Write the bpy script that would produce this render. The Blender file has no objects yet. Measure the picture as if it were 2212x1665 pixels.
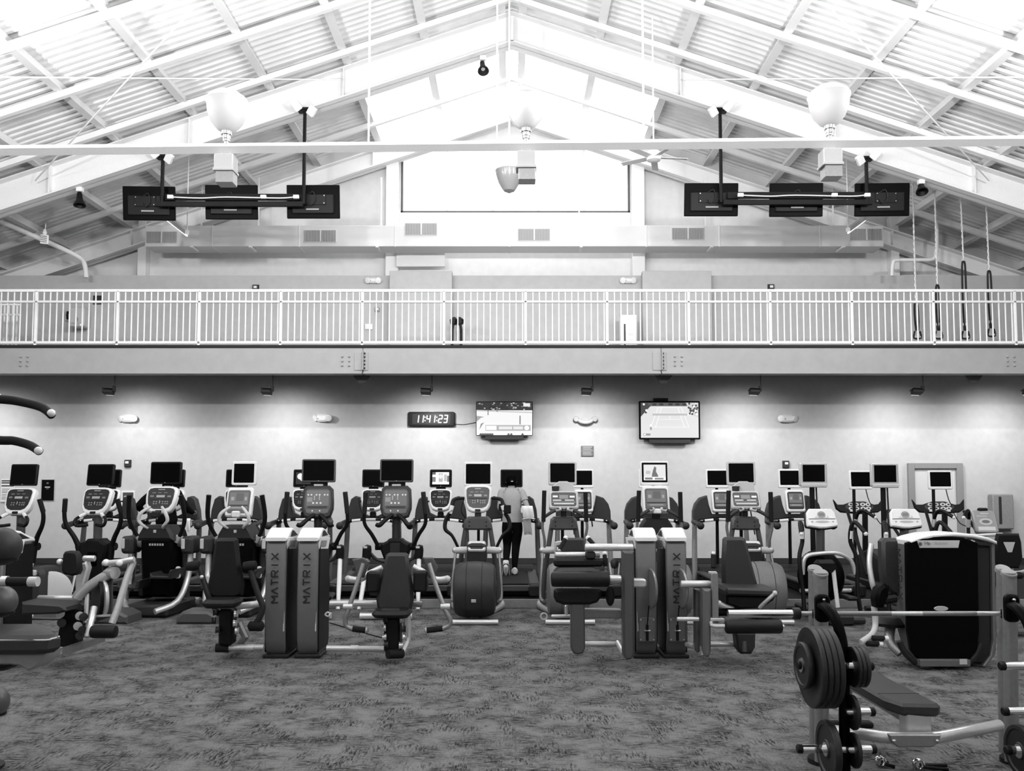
import bpy, math, random
from mathutils import Vector, Matrix
random.seed(7)
SC = bpy.context.scene
COL = SC.collection
# ---------------------------------------------------------------- camera, world, exposure
F = 1800.0; CX = 1106.0; PY = 941.0; H = 1.77; TILT = math.radians(3.32)
cam_d = bpy.data.cameras.new('camera'); cam = bpy.data.objects.new('camera', cam_d); COL.objects.link(cam)
cam.location = (0, 0, H); cam.rotation_euler = (math.pi/2 + TILT, 0, 0)
cam_d.sensor_fit = 'HORIZONTAL'; cam_d.sensor_width = 36; cam_d.lens = F/2212*36
cam_d.shift_y = (PY - 832.5)/2212; cam_d.clip_start = .05; cam_d.clip_end = 200
SC.camera = cam
world = bpy.data.worlds.new('daylight'); SC.world = world; world.use_nodes = True
world.node_tree.nodes['Background'].inputs[0].default_value = (1, 1, 1, 1)
world.node_tree.nodes['Background'].inputs[1].default_value = 2.0
SC.view_settings.view_transform = 'Standard'; SC.view_settings.look = 'None'
SC.view_settings.gamma = 1; SC.view_settings.use_curve_mapping = False
SC.view_settings.exposure = 1.0
SC.cycles.diffuse_bounces = 3; SC.cycles.glossy_bounces = 2; SC.cycles.max_bounces = 6; SC.cycles.caustics_reflective = False; SC.cycles.caustics_refractive = False
UPLIGHT_W = 240; FILL_UPLIGHT_W = 240; FLOOD_W = 52
CT, ST = math.cos(TILT), math.sin(TILT)
def q(x, y, Y):
    """point in the room at depth Y (metres ahead) from a measured spot of the photograph"""
    dy = (PY - y)/F; s = Y/(CT - ST*dy)
    return Vector(((x - CX)/F*s, Y, H + (ST + CT*dy)*s))
def xw(x, Y): return (x - CX)/F*Y*1.003
def zw(y, Y): return q(CX, y, Y).z
# ---------------------------------------------------------------- materials
MATS = {}
def mat(name, g, rough=.5, metal=0., spec=.5, noise=0., nscale=40, bump=0.):
    m = bpy.data.materials.new(name); m.use_nodes = True; nt = m.node_tree; b = nt.nodes['Principled BSDF']
    b.inputs['Roughness'].default_value = rough; b.inputs['Metallic'].default_value = metal
    b.inputs['Specular IOR Level'].default_value = spec
    tc = nt.nodes.new('ShaderNodeTexCoord'); n = nt.nodes.new('ShaderNodeTexNoise')
    n.inputs['Scale'].default_value = nscale; n.inputs['Detail'].default_value = 3
    nt.links.new(tc.outputs['Object'], n.inputs['Vector'])
    r = nt.nodes.new('ShaderNodeValToRGB')
    lo, hi = g*(1 - noise - .02), g*(1 + noise + .02)
    r.color_ramp.elements[0].position = .3; r.color_ramp.elements[1].position = .7
    r.color_ramp.elements[0].color = (lo, lo, lo, 1); r.color_ramp.elements[1].color = (hi, hi, hi, 1)
    nt.links.new(n.outputs['Fac'], r.inputs['Fac']); nt.links.new(r.outputs['Color'], b.inputs['Base Color'])
    if bump:
        bp = nt.nodes.new('ShaderNodeBump'); bp.inputs['Strength'].default_value = bump; bp.inputs['Distance'].default_value = .004
        nt.links.new(n.outputs['Fac'], bp.inputs['Height']); nt.links.new(bp.outputs['Normal'], b.inputs['Normal'])
    MATS[name] = m; return m
mat('white_paint', .80, .5); mat('roof_white', .78, .55, noise=.03, nscale=3); mat('wall_grey', .53, .85, noise=.02, nscale=8, bump=.1)
mat('wall_white', .80, .8, noise=.02, nscale=6); mat('mezz_grey', .50, .8, noise=.02, nscale=6); mat('beam_grey', .34, .55, noise=.02, nscale=5)
mat('soffit', .10, .9); mat('dark_line', .01, .8)
mat('black_plastic', .006, .42, 0, .2, noise=.1); mat('black_gloss', .002, .4, 0, .06); mat('black_rubber', .010, .75, 0, .25, noise=.15, nscale=150, bump=.2)
mat('dark_plastic', .02, .45, 0, .3, noise=.08); mat('charcoal', .03, .5, 0, .35, noise=.08); mat('drum_grey', .15, .42, noise=.04); mat('mid_grey', .075, .38, noise=.04)
mat('tower_grey', .145, .42, .2, noise=.05, nscale=120); mat('silver', .66, .3, .5, noise=.03); mat('silver_dark', .28, .36, .5, noise=.05)
mat('chrome', .75, .12, 1.); mat('white_plastic', .82, .38); mat('pale_plastic', .55, .4); mat('vinyl', .022, .48, noise=.25, nscale=160, bump=.35)
mat('vinyl_grey', .026, .5, noise=.2, nscale=160, bump=.35); mat('vinyl_black', .006, .5, 0, .3, noise=.2, nscale=120, bump=.25)
mat('screen_black', .0012, .16, 0, .08); mat('fascia_grey', .26, .5, noise=.06, nscale=20); mat('baseboard', .02, .6)
mat('cast_iron', .009, .5, 0, noise=.25, nscale=60, bump=.25); mat('door_paint', .62, .5); mat('door_frame', .26, .5)
mat('print_dark', .02, .6); mat('hair', .002, .8, 0, .03, noise=.3, nscale=200); mat('skin', .34, .55, noise=.03); mat('shirt', .36, .9, noise=.06, nscale=60, bump=.3)
mat('leggings', .004, .8, 0, .08); mat('black_cloth', .004, .9, 0, .08); mat('towel_white', .78, .95, noise=.05, nscale=120, bump=.5); mat('towel_grey', .40, .95, noise=.05, nscale=120, bump=.5)
mat('shoe', .75, .6); mat('glass_grey', .30, .2); mat('duct_white', .74, .5); mat('grille_grey', .30, .6); mat('strap_black', .01, .8)
mat('block_wall', .70, .85, noise=.02, nscale=5); mat('poster_black', .003, .6, 0, .05); mat('window_frame', .08, .5); mat('lamp_grey', .02, .6, 0, .2)
def emit(name, s):
    m = bpy.data.materials.new(name); m.use_nodes = True; nt = m.node_tree; nt.nodes.clear()
    o = nt.nodes.new('ShaderNodeOutputMaterial'); e = nt.nodes.new('ShaderNodeEmission'); e.inputs[1].default_value = s
    nt.links.new(e.outputs[0], o.inputs[0]); MATS[name] = m; return m
emit('skylight', 3.0); emit('tube_light', .9); emit('lens', 1.2); emit('dome_glow', .9)
def attr_mat(name, emission):
    m = bpy.data.materials.new(name); m.use_nodes = True; nt = m.node_tree
    a = nt.nodes.new('ShaderNodeAttribute'); a.attribute_name = 'tone'; b = nt.nodes['Principled BSDF']
    b.inputs['Roughness'].default_value = .5
    if emission:
        b.inputs['Base Color'].default_value = (.003, .003, .003, 1)
        nt.links.new(a.outputs['Color'], b.inputs['Emission Color']); b.inputs['Emission Strength'].default_value = emission
    else: nt.links.new(a.outputs['Color'], b.inputs['Base Color'])
    MATS[name] = m
attr_mat('screen_picture', .54); attr_mat('printed', 0)
for k_ in ('screen_picture', 'lens', 'dome_glow', 'tube_light'): MATS[k_].cycles.emission_sampling = 'NONE'
m = bpy.data.materials.new('window_glass'); m.use_nodes = True; b = m.node_tree.nodes['Principled BSDF']
b.inputs['Transmission Weight'].default_value = 1; b.inputs['Roughness'].default_value = 0; b.inputs['IOR'].default_value = 1.02
MATS['window_glass'] = m
m = bpy.data.materials.new('acrylic_white'); m.use_nodes = True; nt = m.node_tree; b = nt.nodes['Principled BSDF']; b.inputs['Base Color'].default_value = (.85, .85, .85, 1)
tr = nt.nodes.new('ShaderNodeBsdfTranslucent'); tr.inputs[0].default_value = (.8, .8, .8, 1); mx = nt.nodes.new('ShaderNodeMixShader'); mx.inputs[0].default_value = .5
nt.links.new(b.outputs[0], mx.inputs[1]); nt.links.new(tr.outputs[0], mx.inputs[2]); nt.links.new(mx.outputs[0], nt.nodes['Material Output'].inputs[0]); MATS['acrylic_white'] = m
# carpet: mottled grey with dark brushed streaks running two ways
m = bpy.data.materials.new('carpet'); m.use_nodes = True; nt = m.node_tree; b = nt.nodes['Principled BSDF']
b.inputs['Roughness'].default_value = .95; b.inputs['Specular IOR Level'].default_value = .1
tc = nt.nodes.new('ShaderNodeTexCoord')
def nz(scale, sx, sy, detail=4, rough=.6, rot=0):
    mp = nt.nodes.new('ShaderNodeMapping'); mp.inputs['Scale'].default_value = (sx, sy, 1); mp.inputs['Rotation'].default_value = (0, 0, rot)
    n = nt.nodes.new('ShaderNodeTexNoise'); n.inputs['Scale'].default_value = scale; n.inputs['Detail'].default_value = detail; n.inputs['Roughness'].default_value = rough
    nt.links.new(tc.outputs['Object'], mp.inputs[0]); nt.links.new(mp.outputs[0], n.inputs['Vector']); return n.outputs['Fac']
def mth(op, a, c):
    n = nt.nodes.new('ShaderNodeMath'); n.operation = op
    for i, v in enumerate((a, c)):
        if isinstance(v, (int, float)): n.inputs[i].default_value = v
        else: nt.links.new(v, n.inputs[i])
    return n.outputs[0]
def rmp(v, a, c):
    n = nt.nodes.new('ShaderNodeMapRange'); n.inputs['From Min'].default_value = a; n.inputs['From Max'].default_value = c
    nt.links.new(v, n.inputs['Value']); return n.outputs['Result']
s1 = rmp(nz(11, 1.0, 6.0, 7, .75), .45, .54); s2 = rmp(nz(11, 6.0, 1.0, 7, .75), .46, .55)
patch = rmp(nz(3.2, 1, 1.2, 5), .40, .60); patch2 = rmp(nz(3.6, 1.3, 1, 5, .6, .7), .42, .60)
st = mth('MAXIMUM', mth('MULTIPLY', s1, patch), mth('MULTIPLY', s2, patch2))
fine = nz(90, 1, 1, 4); tone = mth('SUBTRACT', 1.0, mth('MULTIPLY', st, .90))
tone = mth('MULTIPLY', tone, mth('ADD', mth('MULTIPLY', fine, 1.3), .35))
tone = mth('MULTIPLY', tone, mth('ADD', mth('MULTIPLY', nz(.9, 1, 1, 3), .5), .75))
tone = mth('MULTIPLY', tone, .205)
cb = nt.nodes.new('ShaderNodeCombineColor')
for i in range(3): nt.links.new(tone, cb.inputs[i])
nt.links.new(cb.outputs[0], b.inputs['Base Color'])
bp = nt.nodes.new('ShaderNodeBump'); bp.inputs['Strength'].default_value = .5; bp.inputs['Distance'].default_value = .006
nt.links.new(fine, bp.inputs['Height']); nt.links.new(bp.outputs['Normal'], b.inputs['Normal']); MATS['carpet'] = m
# ---------------------------------------------------------------- mesh builder
def V(*a): return Vector(a)
def frame(d):
    d = Vector(d).normalized(); up = Vector((0, 0, 1)) if abs(d.z) < .95 else Vector((0, 1, 0))
    u = d.cross(up).normalized(); return u, u.cross(d).normalized(), d
def smoothpath(pts, n=5):
    P = [Vector(p) for p in pts]
    if len(P) < 3: return P
    out = []
    for i in range(len(P)-1):
        a, b, c, d = P[max(i-1, 0)], P[i], P[i+1], P[min(i+2, len(P)-1)]
        for k in range(n):
            t = k/n
            out.append(.5*((2*b) + (c-a)*t + (2*a-5*b+4*c-d)*t*t + (3*b-a-3*c+d)*t**3))
    out.append(P[-1]); return out
def rrect(w, h, r, n=4, cx=0, cy=0):
    r = min(r, w/2*.999, h/2*.999); o = []
    for sx, sy, a0 in ((1, 1, 0), (-1, 1, 90), (-1, -1, 180), (1, -1, 270)):
        for k in range(n+1):
            a = math.radians(a0 + 90*k/n); o.append((cx + sx*(w/2-r) + r*math.cos(a), cy + sy*(h/2-r) + r*math.sin(a)))
    return o
def circ(r, n=16, cx=0, cy=0, ry=None):
    ry = ry or r
    return [(cx + r*math.cos(2*math.pi*k/n), cy + ry*math.sin(2*math.pi*k/n)) for k in range(n)]
class MB:
    def __init__(s): s.v = []; s.f = []
    def add(s, vs, fs):
        o = len(s.v); s.v += [Vector(p) for p in vs]; s.f += [tuple(i+o for i in f) for f in fs]; return s
    def box(s, c, sz, bev=0, R=None):
        c = Vector(c); h = [a/2 for a in sz]; vs = []; fs = []
        if bev <= 0:
            for x in (-1, 1):
                for y in (-1, 1):
                    for z in (-1, 1): vs.append(V(x*h[0], y*h[1], z*h[2]))
            fs = [(0, 1, 3, 2), (4, 6, 7, 5), (0, 4, 5, 1), (2, 3, 7, 6), (0, 2, 6, 4), (1, 5, 7, 3)]
        else:
            bev = min(bev, min(h)*.95); idx = {}
            for x in (-1, 1):
                for y in (-1, 1):
                    for z in (-1, 1):
                        for ax in range(3):
                            p = [x*(h[0]-bev), y*(h[1]-bev), z*(h[2]-bev)]; p[ax] = (x, y, z)[ax]*h[ax]
                            idx[x, y, z, ax] = len(vs); vs.append(Vector(p))
            for ax in range(3):
                a1, a2 = (ax+1) % 3, (ax+2) % 3
                for sg in (-1, 1):
                    q4 = []
                    for u, w in ((-1, -1), (1, -1), (1, 1), (-1, 1)):
                        k = [0]*3; k[ax] = sg; k[a1] = u; k[a2] = w; q4.append(idx[k[0], k[1], k[2], ax])
                    fs.append(tuple(q4 if sg > 0 else q4[::-1]))
                for u in (-1, 1):
                    for w in (-1, 1):
                        k0 = [0]*3; k0[ax] = -1; k0[a1] = u; k0[a2] = w; k1 = k0[:]; k1[ax] = 1
                        q4 = [idx[(*k0, a1)], idx[(*k1, a1)], idx[(*k1, a2)], idx[(*k0, a2)]]
                        fs.append(tuple(q4 if u*w > 0 else q4[::-1]))
            for x in (-1, 1):
                for y in (-1, 1):
                    for z in (-1, 1):
                        t = [idx[x, y, z, a] for a in range(3)]; fs.append(tuple(t if x*y*z > 0 else t[::-1]))
        if R is not None: vs = [R @ p for p in vs]
        return s.add([p + c for p in vs], fs)
    def tube(s, pts, r, n=10, smooth=0, flat=None, caps=True, up=None):
        P = smoothpath(pts, smooth) if smooth else [Vector(p) for p in pts]
        m = len(P); rs = r if isinstance(r, (list, tuple)) else None
        def rad(i):
            if not rs: return r
            t = i/(m-1)*(len(rs)-1); k = min(int(t), len(rs)-2); return rs[k] + (rs[k+1]-rs[k])*(t-k)
        vs = []; fs = []; u = None
        for i in range(m):
            d = (P[min(i+1, m-1)] - P[max(i-1, 0)])
            if d.length < 1e-9: d = V(0, 0, 1)
            d.normalize()
            if u is None: u = frame(d)[0] if up is None else (Vector(up) - d*Vector(up).dot(d)).normalized()
            else:
                u = u - d*u.dot(d); u = u.normalized() if u.length > 1e-6 else frame(d)[0]
            w = d.cross(u); R = rad(i); f2 = flat or 1
            for k in range(n):
                a = 2*math.pi*(k + .5)/n; vs.append(P[i] + u*(R*math.cos(a)) + w*(R*f2*math.sin(a)))
        for i in range(m-1):
            for k in range(n): fs.append((i*n+k, i*n+(k+1) % n, (i+1)*n+(k+1) % n, (i+1)*n+k))
        if caps: fs += [tuple(range(n))[::-1], tuple((m-1)*n+k for k in range(n))]
        return s.add(vs, fs)
    def lathe(s, prof, c, ax=(0, 0, 1), n=20, sx=1):
        u, w, d = frame(ax); c = Vector(c); vs = []; fs = []; m = len(prof)
        for r, z in prof:
            for k in range(n):
                a = 2*math.pi*k/n; vs.append(c + d*z + u*(r*math.cos(a)*sx) + w*(r*math.sin(a)))
        for i in range(m-1):
            for k in range(n): fs.append((i*n+k, i*n+(k+1) % n, (i+1)*n+(k+1) % n, (i+1)*n+k))
        fs += [tuple(range(n))[::-1], tuple((m-1)*n+k for k in range(n))]
        return s.add(vs, fs)
    def ball(s, c, r, n=16, sz=1):
        m = n//2; return s.lathe([(max(r*math.sin(math.pi*i/m), 1e-4), -r*sz*math.cos(math.pi*i/m)) for i in range(m+1)], c, n=n)
    def prism(s, poly, o, u, w, depth, bev=0, scale2=1):
        """poly in (u,w) plane at o, pushed depth along u x w; bevelled rims"""
        u, w = Vector(u), Vector(w); d = u.cross(w).normalized(); o = Vector(o); n = len(poly)
        A = sum(poly[i][0]*poly[(i+1) % n][1] - poly[(i+1) % n][0]*poly[i][1] for i in range(n))
        if A < 0: poly = poly[::-1]
        cx = sum(p[0] for p in poly)/n; cy = sum(p[1] for p in poly)/n
        def inset(b):
            out = []
            for i in range(n):
                p0, p1, p2 = poly[i-1], poly[i], poly[(i+1) % n]
                e1 = Vector((p1[0]-p0[0], p1[1]-p0[1])); e2 = Vector((p2[0]-p1[0], p2[1]-p1[1]))
                if e1.length < 1e-9: e1 = e2
                if e2.length < 1e-9: e2 = e1
                e1.normalize(); e2.normalize(); nn = Vector((-e1.y-e2.y, e1.x+e2.x))
                nn = nn.normalized() if nn.length > 1e-6 else Vector((-e1.y, e1.x))
                cs = max(nn.dot(Vector((-e1.y, e1.x))), .4); out.append((p1[0]+nn.x*b/cs, p1[1]+nn.y*b/cs))
            return out
        rings = [(inset(bev), 0), (poly, bev), (poly, depth-bev), (inset(bev), depth)] if bev > 0 else [(poly, 0), (poly, depth)]
        vs = []; fs = []
        for j, (pl, z) in enumerate(rings):
            k = 1 + (scale2-1)*z/depth
            vs += [o + u*(cx+(x-cx)*k) + w*(cy+(y-cy)*k) + d*z for x, y in pl]
        for j in range(len(rings)-1):
            for i in range(n): fs.append((j*n+i, j*n+(i+1) % n, (j+1)*n+(i+1) % n, (j+1)*n+i))
        fs += [tuple(range(n))[::-1], tuple((len(rings)-1)*n+i for i in range(n))]
        return s.add(vs, fs)
    def loft(s, rings, n=16):
        """rings: (centre, rx, ry[, u, w])"""
        vs = []; fs = []
        for rg in rings:
            c = Vector(rg[0]); u = Vector(rg[3]) if len(rg) > 3 else V(1, 0, 0); w = Vector(rg[4]) if len(rg) > 3 else V(0, 1, 0)
            for k in range(n):
                a = 2*math.pi*k/n; vs.append(c + u*(rg[1]*math.cos(a)) + w*(rg[2]*math.sin(a)))
        for i in range(len(rings)-1):
            for k in range(n): fs.append((i*n+k, i*n+(k+1) % n, (i+1)*n+(k+1) % n, (i+1)*n+k))
        fs += [tuple(range(n))[::-1], tuple((len(rings)-1)*n+k for k in range(n))]
        return s.add(vs, fs)
    def xf(s, M):
        s.v = [M @ p for p in s.v]; return s
XZ = ((1, 0, 0), (0, 0, 1))     # prism plane facing the camera: u x w = -Y (towards the viewer)
def new_mesh(name, mb, m, org=(0, 0, 0), ang=38):
    me = bpy.data.meshes.new(name); o = Vector(org)
    me.from_pydata([tuple(p-o) for p in mb.v], [], mb.f); me.validate()
    me.polygons.foreach_set('use_smooth', [True]*len(me.polygons)); me.set_sharp_from_angle(angle=math.radians(ang))
    me.materials.append(MATS[m] if isinstance(m, str) else m); me.update(); return me
def tag(o, label=None, cat=None, group=None, kind=None):
    for k, v in (('label', label), ('category', cat), ('group', group), ('kind', kind)):
        if v: o[k] = v
    return o
def struct(name, m, mb, label, parent=None, loc=(0, 0, 0)):
    o = bpy.data.objects.new(name, new_mesh(name, mb, m, loc)); COL.objects.link(o); o.location = loc
    if parent: o.parent = parent; o.location = (0, 0, 0)
    else: tag(o, label, None, None, 'structure')
    return o
class Thing:
    def __init__(s, name, label, cat, loc=(0, 0, 0), group=None):
        s.org = Vector(loc); s.o = bpy.data.objects.new(name, None); s.o.empty_display_size = .1; COL.objects.link(s.o)
        s.o.location = s.org; tag(s.o, label, cat, group)
    def part(s, name, m, mb, parent=None, label=None):
        me = mb if isinstance(mb, bpy.types.Mesh) else new_mesh(name, mb, m, s.org)
        o = bpy.data.objects.new(name, me); COL.objects.link(o); o.parent = parent or s.o
        if label: o['label'] = label
        return o
def single(name, m, mb, label, cat, loc, group=None):
    o = bpy.data.objects.new(name, new_mesh(name, mb, m, loc)); COL.objects.link(o); o.location = loc
    return tag(o, label, cat, group)
KIDS = {}
def copy_tree(o, parent=None):
    c = o.copy(); COL.objects.link(c); c.parent = parent
    for ch in list(o.children): copy_tree(ch, c)
    return c
def place(proto, used, loc, rz, label):
    r = copy_tree(proto) if used else proto
    r.location = loc; r.rotation_euler = (0, 0, rz); r['label'] = label; return r
def picture(T, name, o, u, w, polys, m='printed', parent=None, lift=.0012, label=None):
    """flat print: list of (tone, polygon in u,w metres); later ones lie over earlier ones"""
    o, u, w = Vector(o), Vector(u), Vector(w); d = u.cross(w).normalized(); vs = []; fs = []; tones = []
    for i, (t, pl) in enumerate(polys):
        k = len(vs); vs += [o + u*x + w*y + d*(lift*(1 + .35*i)) - T.org for x, y in pl]
        A = sum(pl[j][0]*pl[(j+1) % len(pl)][1] - pl[(j+1) % len(pl)][0]*pl[j][1] for j in range(len(pl)))
        ix = tuple(range(k, k+len(pl))); fs.append(ix if A > 0 else ix[::-1]); tones += [t]*len(pl)
    me = bpy.data.meshes.new(name); me.from_pydata([tuple(p) for p in vs], [], fs)
    at = me.attributes.new('tone', 'FLOAT_COLOR', 'POINT')
    for i, t in enumerate(tones): at.data[i].color = (t, t, t, 1)
    me.materials.append(MATS[m]); o_ = T.part(name, m, me, parent, label)
    if name == 'lettering': o_['kind'] = 'stuff'
    return o_
def R4(x0, y0, x1, y1): return [(x0, y0), (x1, y0), (x1, y1), (x0, y1)]
def text_polys(s, size, cx, cy, tone, wide=1.0):
    """polygons of the built-in font, to lay as flat print (outer outlines only as triangles)"""
    cu = bpy.data.curves.new('lettering', 'FONT'); cu.body = s; cu.size = size; cu.align_x = 'CENTER'; cu.align_y = 'CENTER'; cu.resolution_u = 2
    ob = bpy.data.objects.new('lettering', cu); COL.objects.link(ob)
    me = bpy.data.meshes.new_from_object(ob); bpy.data.objects.remove(ob)
    out = [(tone, [(me.vertices[i].co.x*wide + cx, me.vertices[i].co.y + cy) for i in p.vertices]) for p in me.polygons]
    bpy.data.meshes.remove(me); return out
def stroke(pts, t, tone=.02):
    out = []
    for a, b in zip(pts, pts[1:]):
        a, b = Vector(a), Vector(b); d = (b-a).normalized()*t/2; n = Vector((-d.y, d.x)); a2, b2 = a-d*.0, b+d*.0
        out.append((tone, [tuple(a2-n), tuple(b2-n), tuple(b2+n), tuple(a2+n)]))
    return out
def logo_polys(L, h, t, tone=.02):
    """the six capitals of the towers, spaced wide, reading along +x, centred"""
    w = L/6*.74; g = L/6; o = []
    G = {'M': [[(0, 0), (0, 1), (.5, .45), (1, 1), (1, 0)]], 'A': [[(0, 0), (.5, 1), (1, 0)]], 'T': [[(0, 1), (1, 1)], [(.5, 1), (.5, 0)]],
         'R': [[(0, 0), (0, 1), (.85, 1), (.98, .75), (.85, .48), (0, .48)], [(.5, .48), (1, 0)]], 'I': [[(.5, 0), (.5, 1)]], 'X': [[(0, 0), (1, 1)], [(0, 1), (1, 0)]]}
    for i, ch in enumerate('MATRIX'):
        for sg in G[ch]: o += stroke([(-L/2 + i*g + (g-w)/2 + x*w, (y-.5)*h) for x, y in sg], t, tone)
    return o
# ================================================================ the building
WALL, RAIL, DF, EF, BAND, BLOCK = 17.4, 15.7, 16.0, 19.5, 19.2, 19.8
SL = .34; HW = 14.5; Y0 = -4.0
ZRB = zw(97, DF)                      # underside of the main rafter at the ridge
RD = .62; ZDECK = ZRB + RD + .22      # underside of the roof deck at the ridge
def zr(x, off=0): return ZDECK - SL*abs(x) + off
DECKZ = zw(748, RAIL)
PLAT = .12; PLATY = 12.05
struct('floor', 'carpet', MB().box((0, (Y0+WALL)/2, -.05), (2*HW, WALL-Y0, .1)), 'mottled grey carpet with dark brushed streaks')
platform = struct('platform', 'black_rubber', MB().box((0, (PLATY+WALL)/2, PLAT/2), (2*HW-.1, WALL-PLATY, PLAT)), 'low dark platform under the treadmills along the wall')
struct('trim_1', 'fascia_grey', MB().box((0, PLATY-.016, PLAT/2+.004), (2*HW-.1, .03, PLAT+.008), .006), 'grey edge strip along the front of the treadmill platform')
struct('wall_back', 'wall_grey', MB().box((0, WALL+.1, 2.1), (2*HW, .2, 4.4)), 'smooth grey wall under the balcony')
struct('baseboard_back', 'baseboard', MB().box((0, WALL-.011, PLAT+.06), (2*HW, .02, .12), .005), 'dark baseboard at the foot of the grey wall')
for sd, nm in ((-1, 'left'), (1, 'right')):
    struct('wall_' + nm, 'wall_grey', MB().box((sd*(HW+.1), (Y0+BLOCK)/2, 3.4), (.2, BLOCK-Y0, 7)), 'side wall of the hall')
struct('wall_front', 'wall_grey', MB().box((0, Y0-.1, 5.6), (2*HW, .2, 11.4)), 'plain wall closing the hall behind the viewer')
struct('soffit', 'soffit', MB().box((0, (RAIL+WALL)/2+.1, DECKZ-.28), (2*HW, WALL-RAIL-.2, .06)), 'dark underside of the balcony')
struct('mezzanine_floor', 'beam_grey', MB().box((0, (RAIL+BLOCK)/2, DECKZ-.09), (2*HW, BLOCK-RAIL, .14)), 'floor slab of the balcony')
# balcony edge beam in three bolted lengths
zb0, zb1 = zw(808, RAIL), zw(752, RAIL)
beam = struct('balcony_beam', 'dark_line', MB().box((0, RAIL+.03, zb1+.03), (2*HW, .14, .05)), 'deep grey steel edge beam of the balcony')
xs = [-HW, xw(783, RAIL), xw(1429, RAIL), HW]
for a, b_ in zip(xs, xs[1:]):
    mb = MB().box(((a+b_)/2, RAIL, (zb0+zb1)/2), (b_-a-.02, .04, zb1-zb0)); mb.box(((a+b_)/2, RAIL+.05, zb0+.012), (b_-a-.02, .24, .024), .004)
    struct('beam_length', 'beam_grey', mb, '', beam)
for x in xs[1:3]:
    mb = MB().box((x-.03, RAIL-.028, zb0+.24), (.26, .016, .34), .003).box((x+.012, RAIL-.06, zb0+.25), (.018, .08, .36), .003)
    struct('splice_plate', 'beam_grey', mb, '', beam)
    for k in range(5):
        struct('bolt', 'dark_plastic', MB().lathe([(.018, 0), (.018, .02), (.012, .03)], (x+.035, RAIL-.03, zb0+.11+k*.07), (0, -1, 0), 6), '', beam)
for cx in (50, 746, 1466, 2186):
    for i in (-1, 1):
        for j in range(3):
            struct('bolt', 'beam_grey', MB().lathe([(.02, 0), (.02, .018), (.012, .028)], (xw(cx, RAIL)+i*.065, RAIL-.02, zb0+.16+j*.085), (0, -1, 0), 8), '', beam)
for cx in (775, 1440, 2125):
    x = xw(cx, RAIL); struct('knee_bracket', 'soffit', MB().prism([(-.18, 0), (.18, 0), (.06, -.16), (-.06, -.16)], (x, RAIL+.35, zb0+.02), *XZ, .06, .005), '', beam)
# upper end wall, band wall, gable window
ZL = DECKZ - .1
wl, wr = xw(862, BLOCK), xw(1365, BLOCK); wz0, wz1 = zw(459, BLOCK), zw(316, BLOCK)
end = struct('wall_gable', 'block_wall', MB()
    .prism([(-HW, ZL), (wl, ZL), (wl, zr(wl)), (-HW, zr(HW))], (0, BLOCK+.2, 0), *XZ, .2)
    .prism([(wr, ZL), (HW, ZL), (HW, zr(HW)), (wr, zr(wr))], (0, BLOCK+.2, 0), *XZ, .2)
    .prism([(wl, ZL), (wr, ZL), (wr, wz0), (wl, wz0)], (0, BLOCK+.2, 0), *XZ, .2)
    .prism([(wl, wz1), (wr, wz1), (wr, zr(wr)), (0, zr(0)), (wl, zr(wl))], (0, BLOCK+.2, 0), *XZ, .2), 'pale end wall under the gable above the balcony')
win = struct('window_1', 'window_frame', MB()
    .box(((wl+wr)/2, BLOCK+.06, wz0+.025), (wr-wl, .1, .05), .006).box(((wl+wr)/2, BLOCK+.06, wz1-.025), (wr-wl, .1, .05), .006)
    .box((wl+.025, BLOCK+.06, (wz0+wz1)/2), (.05, .1, wz1-wz0), .006).box((wr-.025, BLOCK+.06, (wz0+wz1)/2), (.05, .1, wz1-wz0), .006), 'wide overexposed gable window above the duct')
for i in range(1, 5):
    x = wl + (wr-wl)*i/5; struct('mullion', 'white_paint', MB().box((x, BLOCK+.06, (wz0+wz1)/2), (.035, .06, wz1-wz0-.1), .004), '', win)
for i in range(5):
    a = wl + (wr-wl)*i/5 + .03; struct('pane', 'window_glass', MB().box((a+(wr-wl)/10-.03, BLOCK+.06, (wz0+wz1)/2), ((wr-wl)/5-.06, .012, wz1-wz0-.1)), '', win)
zband = zw(595, BAND)
struct('wall_band', 'mezz_grey', MB().box((0, BAND+.1, (ZL+zband)/2), (2*HW, .2, zband-ZL)), 'grey lower wall at the back of the balcony')
struct('wall_pilaster', 'mezz_grey', MB().box((xw(907, BAND-.2), BAND-.1, (ZL+zband)/2+.03), (xw(975, BAND)-xw(840, BAND), .2, zband-ZL+.06), .01), 'shallow grey pilaster behind the balcony rail')
struct('wall_pilaster', 'mezz_grey', MB().box((xw(1466, BAND-.2), BAND-.1, (ZL+zband)/2+.03), (xw(1541, BAND)-xw(1392, BAND), .2, zband-ZL+.06), .01), 'second shallow grey pilaster right of the gable window')
for x in (846, 1380, 306, 1934):
    X = xw(x, BLOCK); struct('wall_column', 'white_paint', MB().box((X, BLOCK-.12, (zband-.4+zr(X))/2), (.3 if 500 < x < 1700 else .2, .22, zr(X)-zband+.4), .01), 'white steel column on the gable wall')
X0, X1 = xw(857, BLOCK), xw(962, BLOCK)
struct('roller_shade', 'duct_white', MB().box(((X0+X1)/2, BLOCK-.3, zw(560, BLOCK)), (X1-X0, .06, zw(536, BLOCK)-zw(583, BLOCK)), .01).box(((X0+X1)/2, BLOCK-.32, zw(538, BLOCK)), (X1-X0+.06, .14, .1), .02), 'white roller shade box under the duct')
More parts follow.
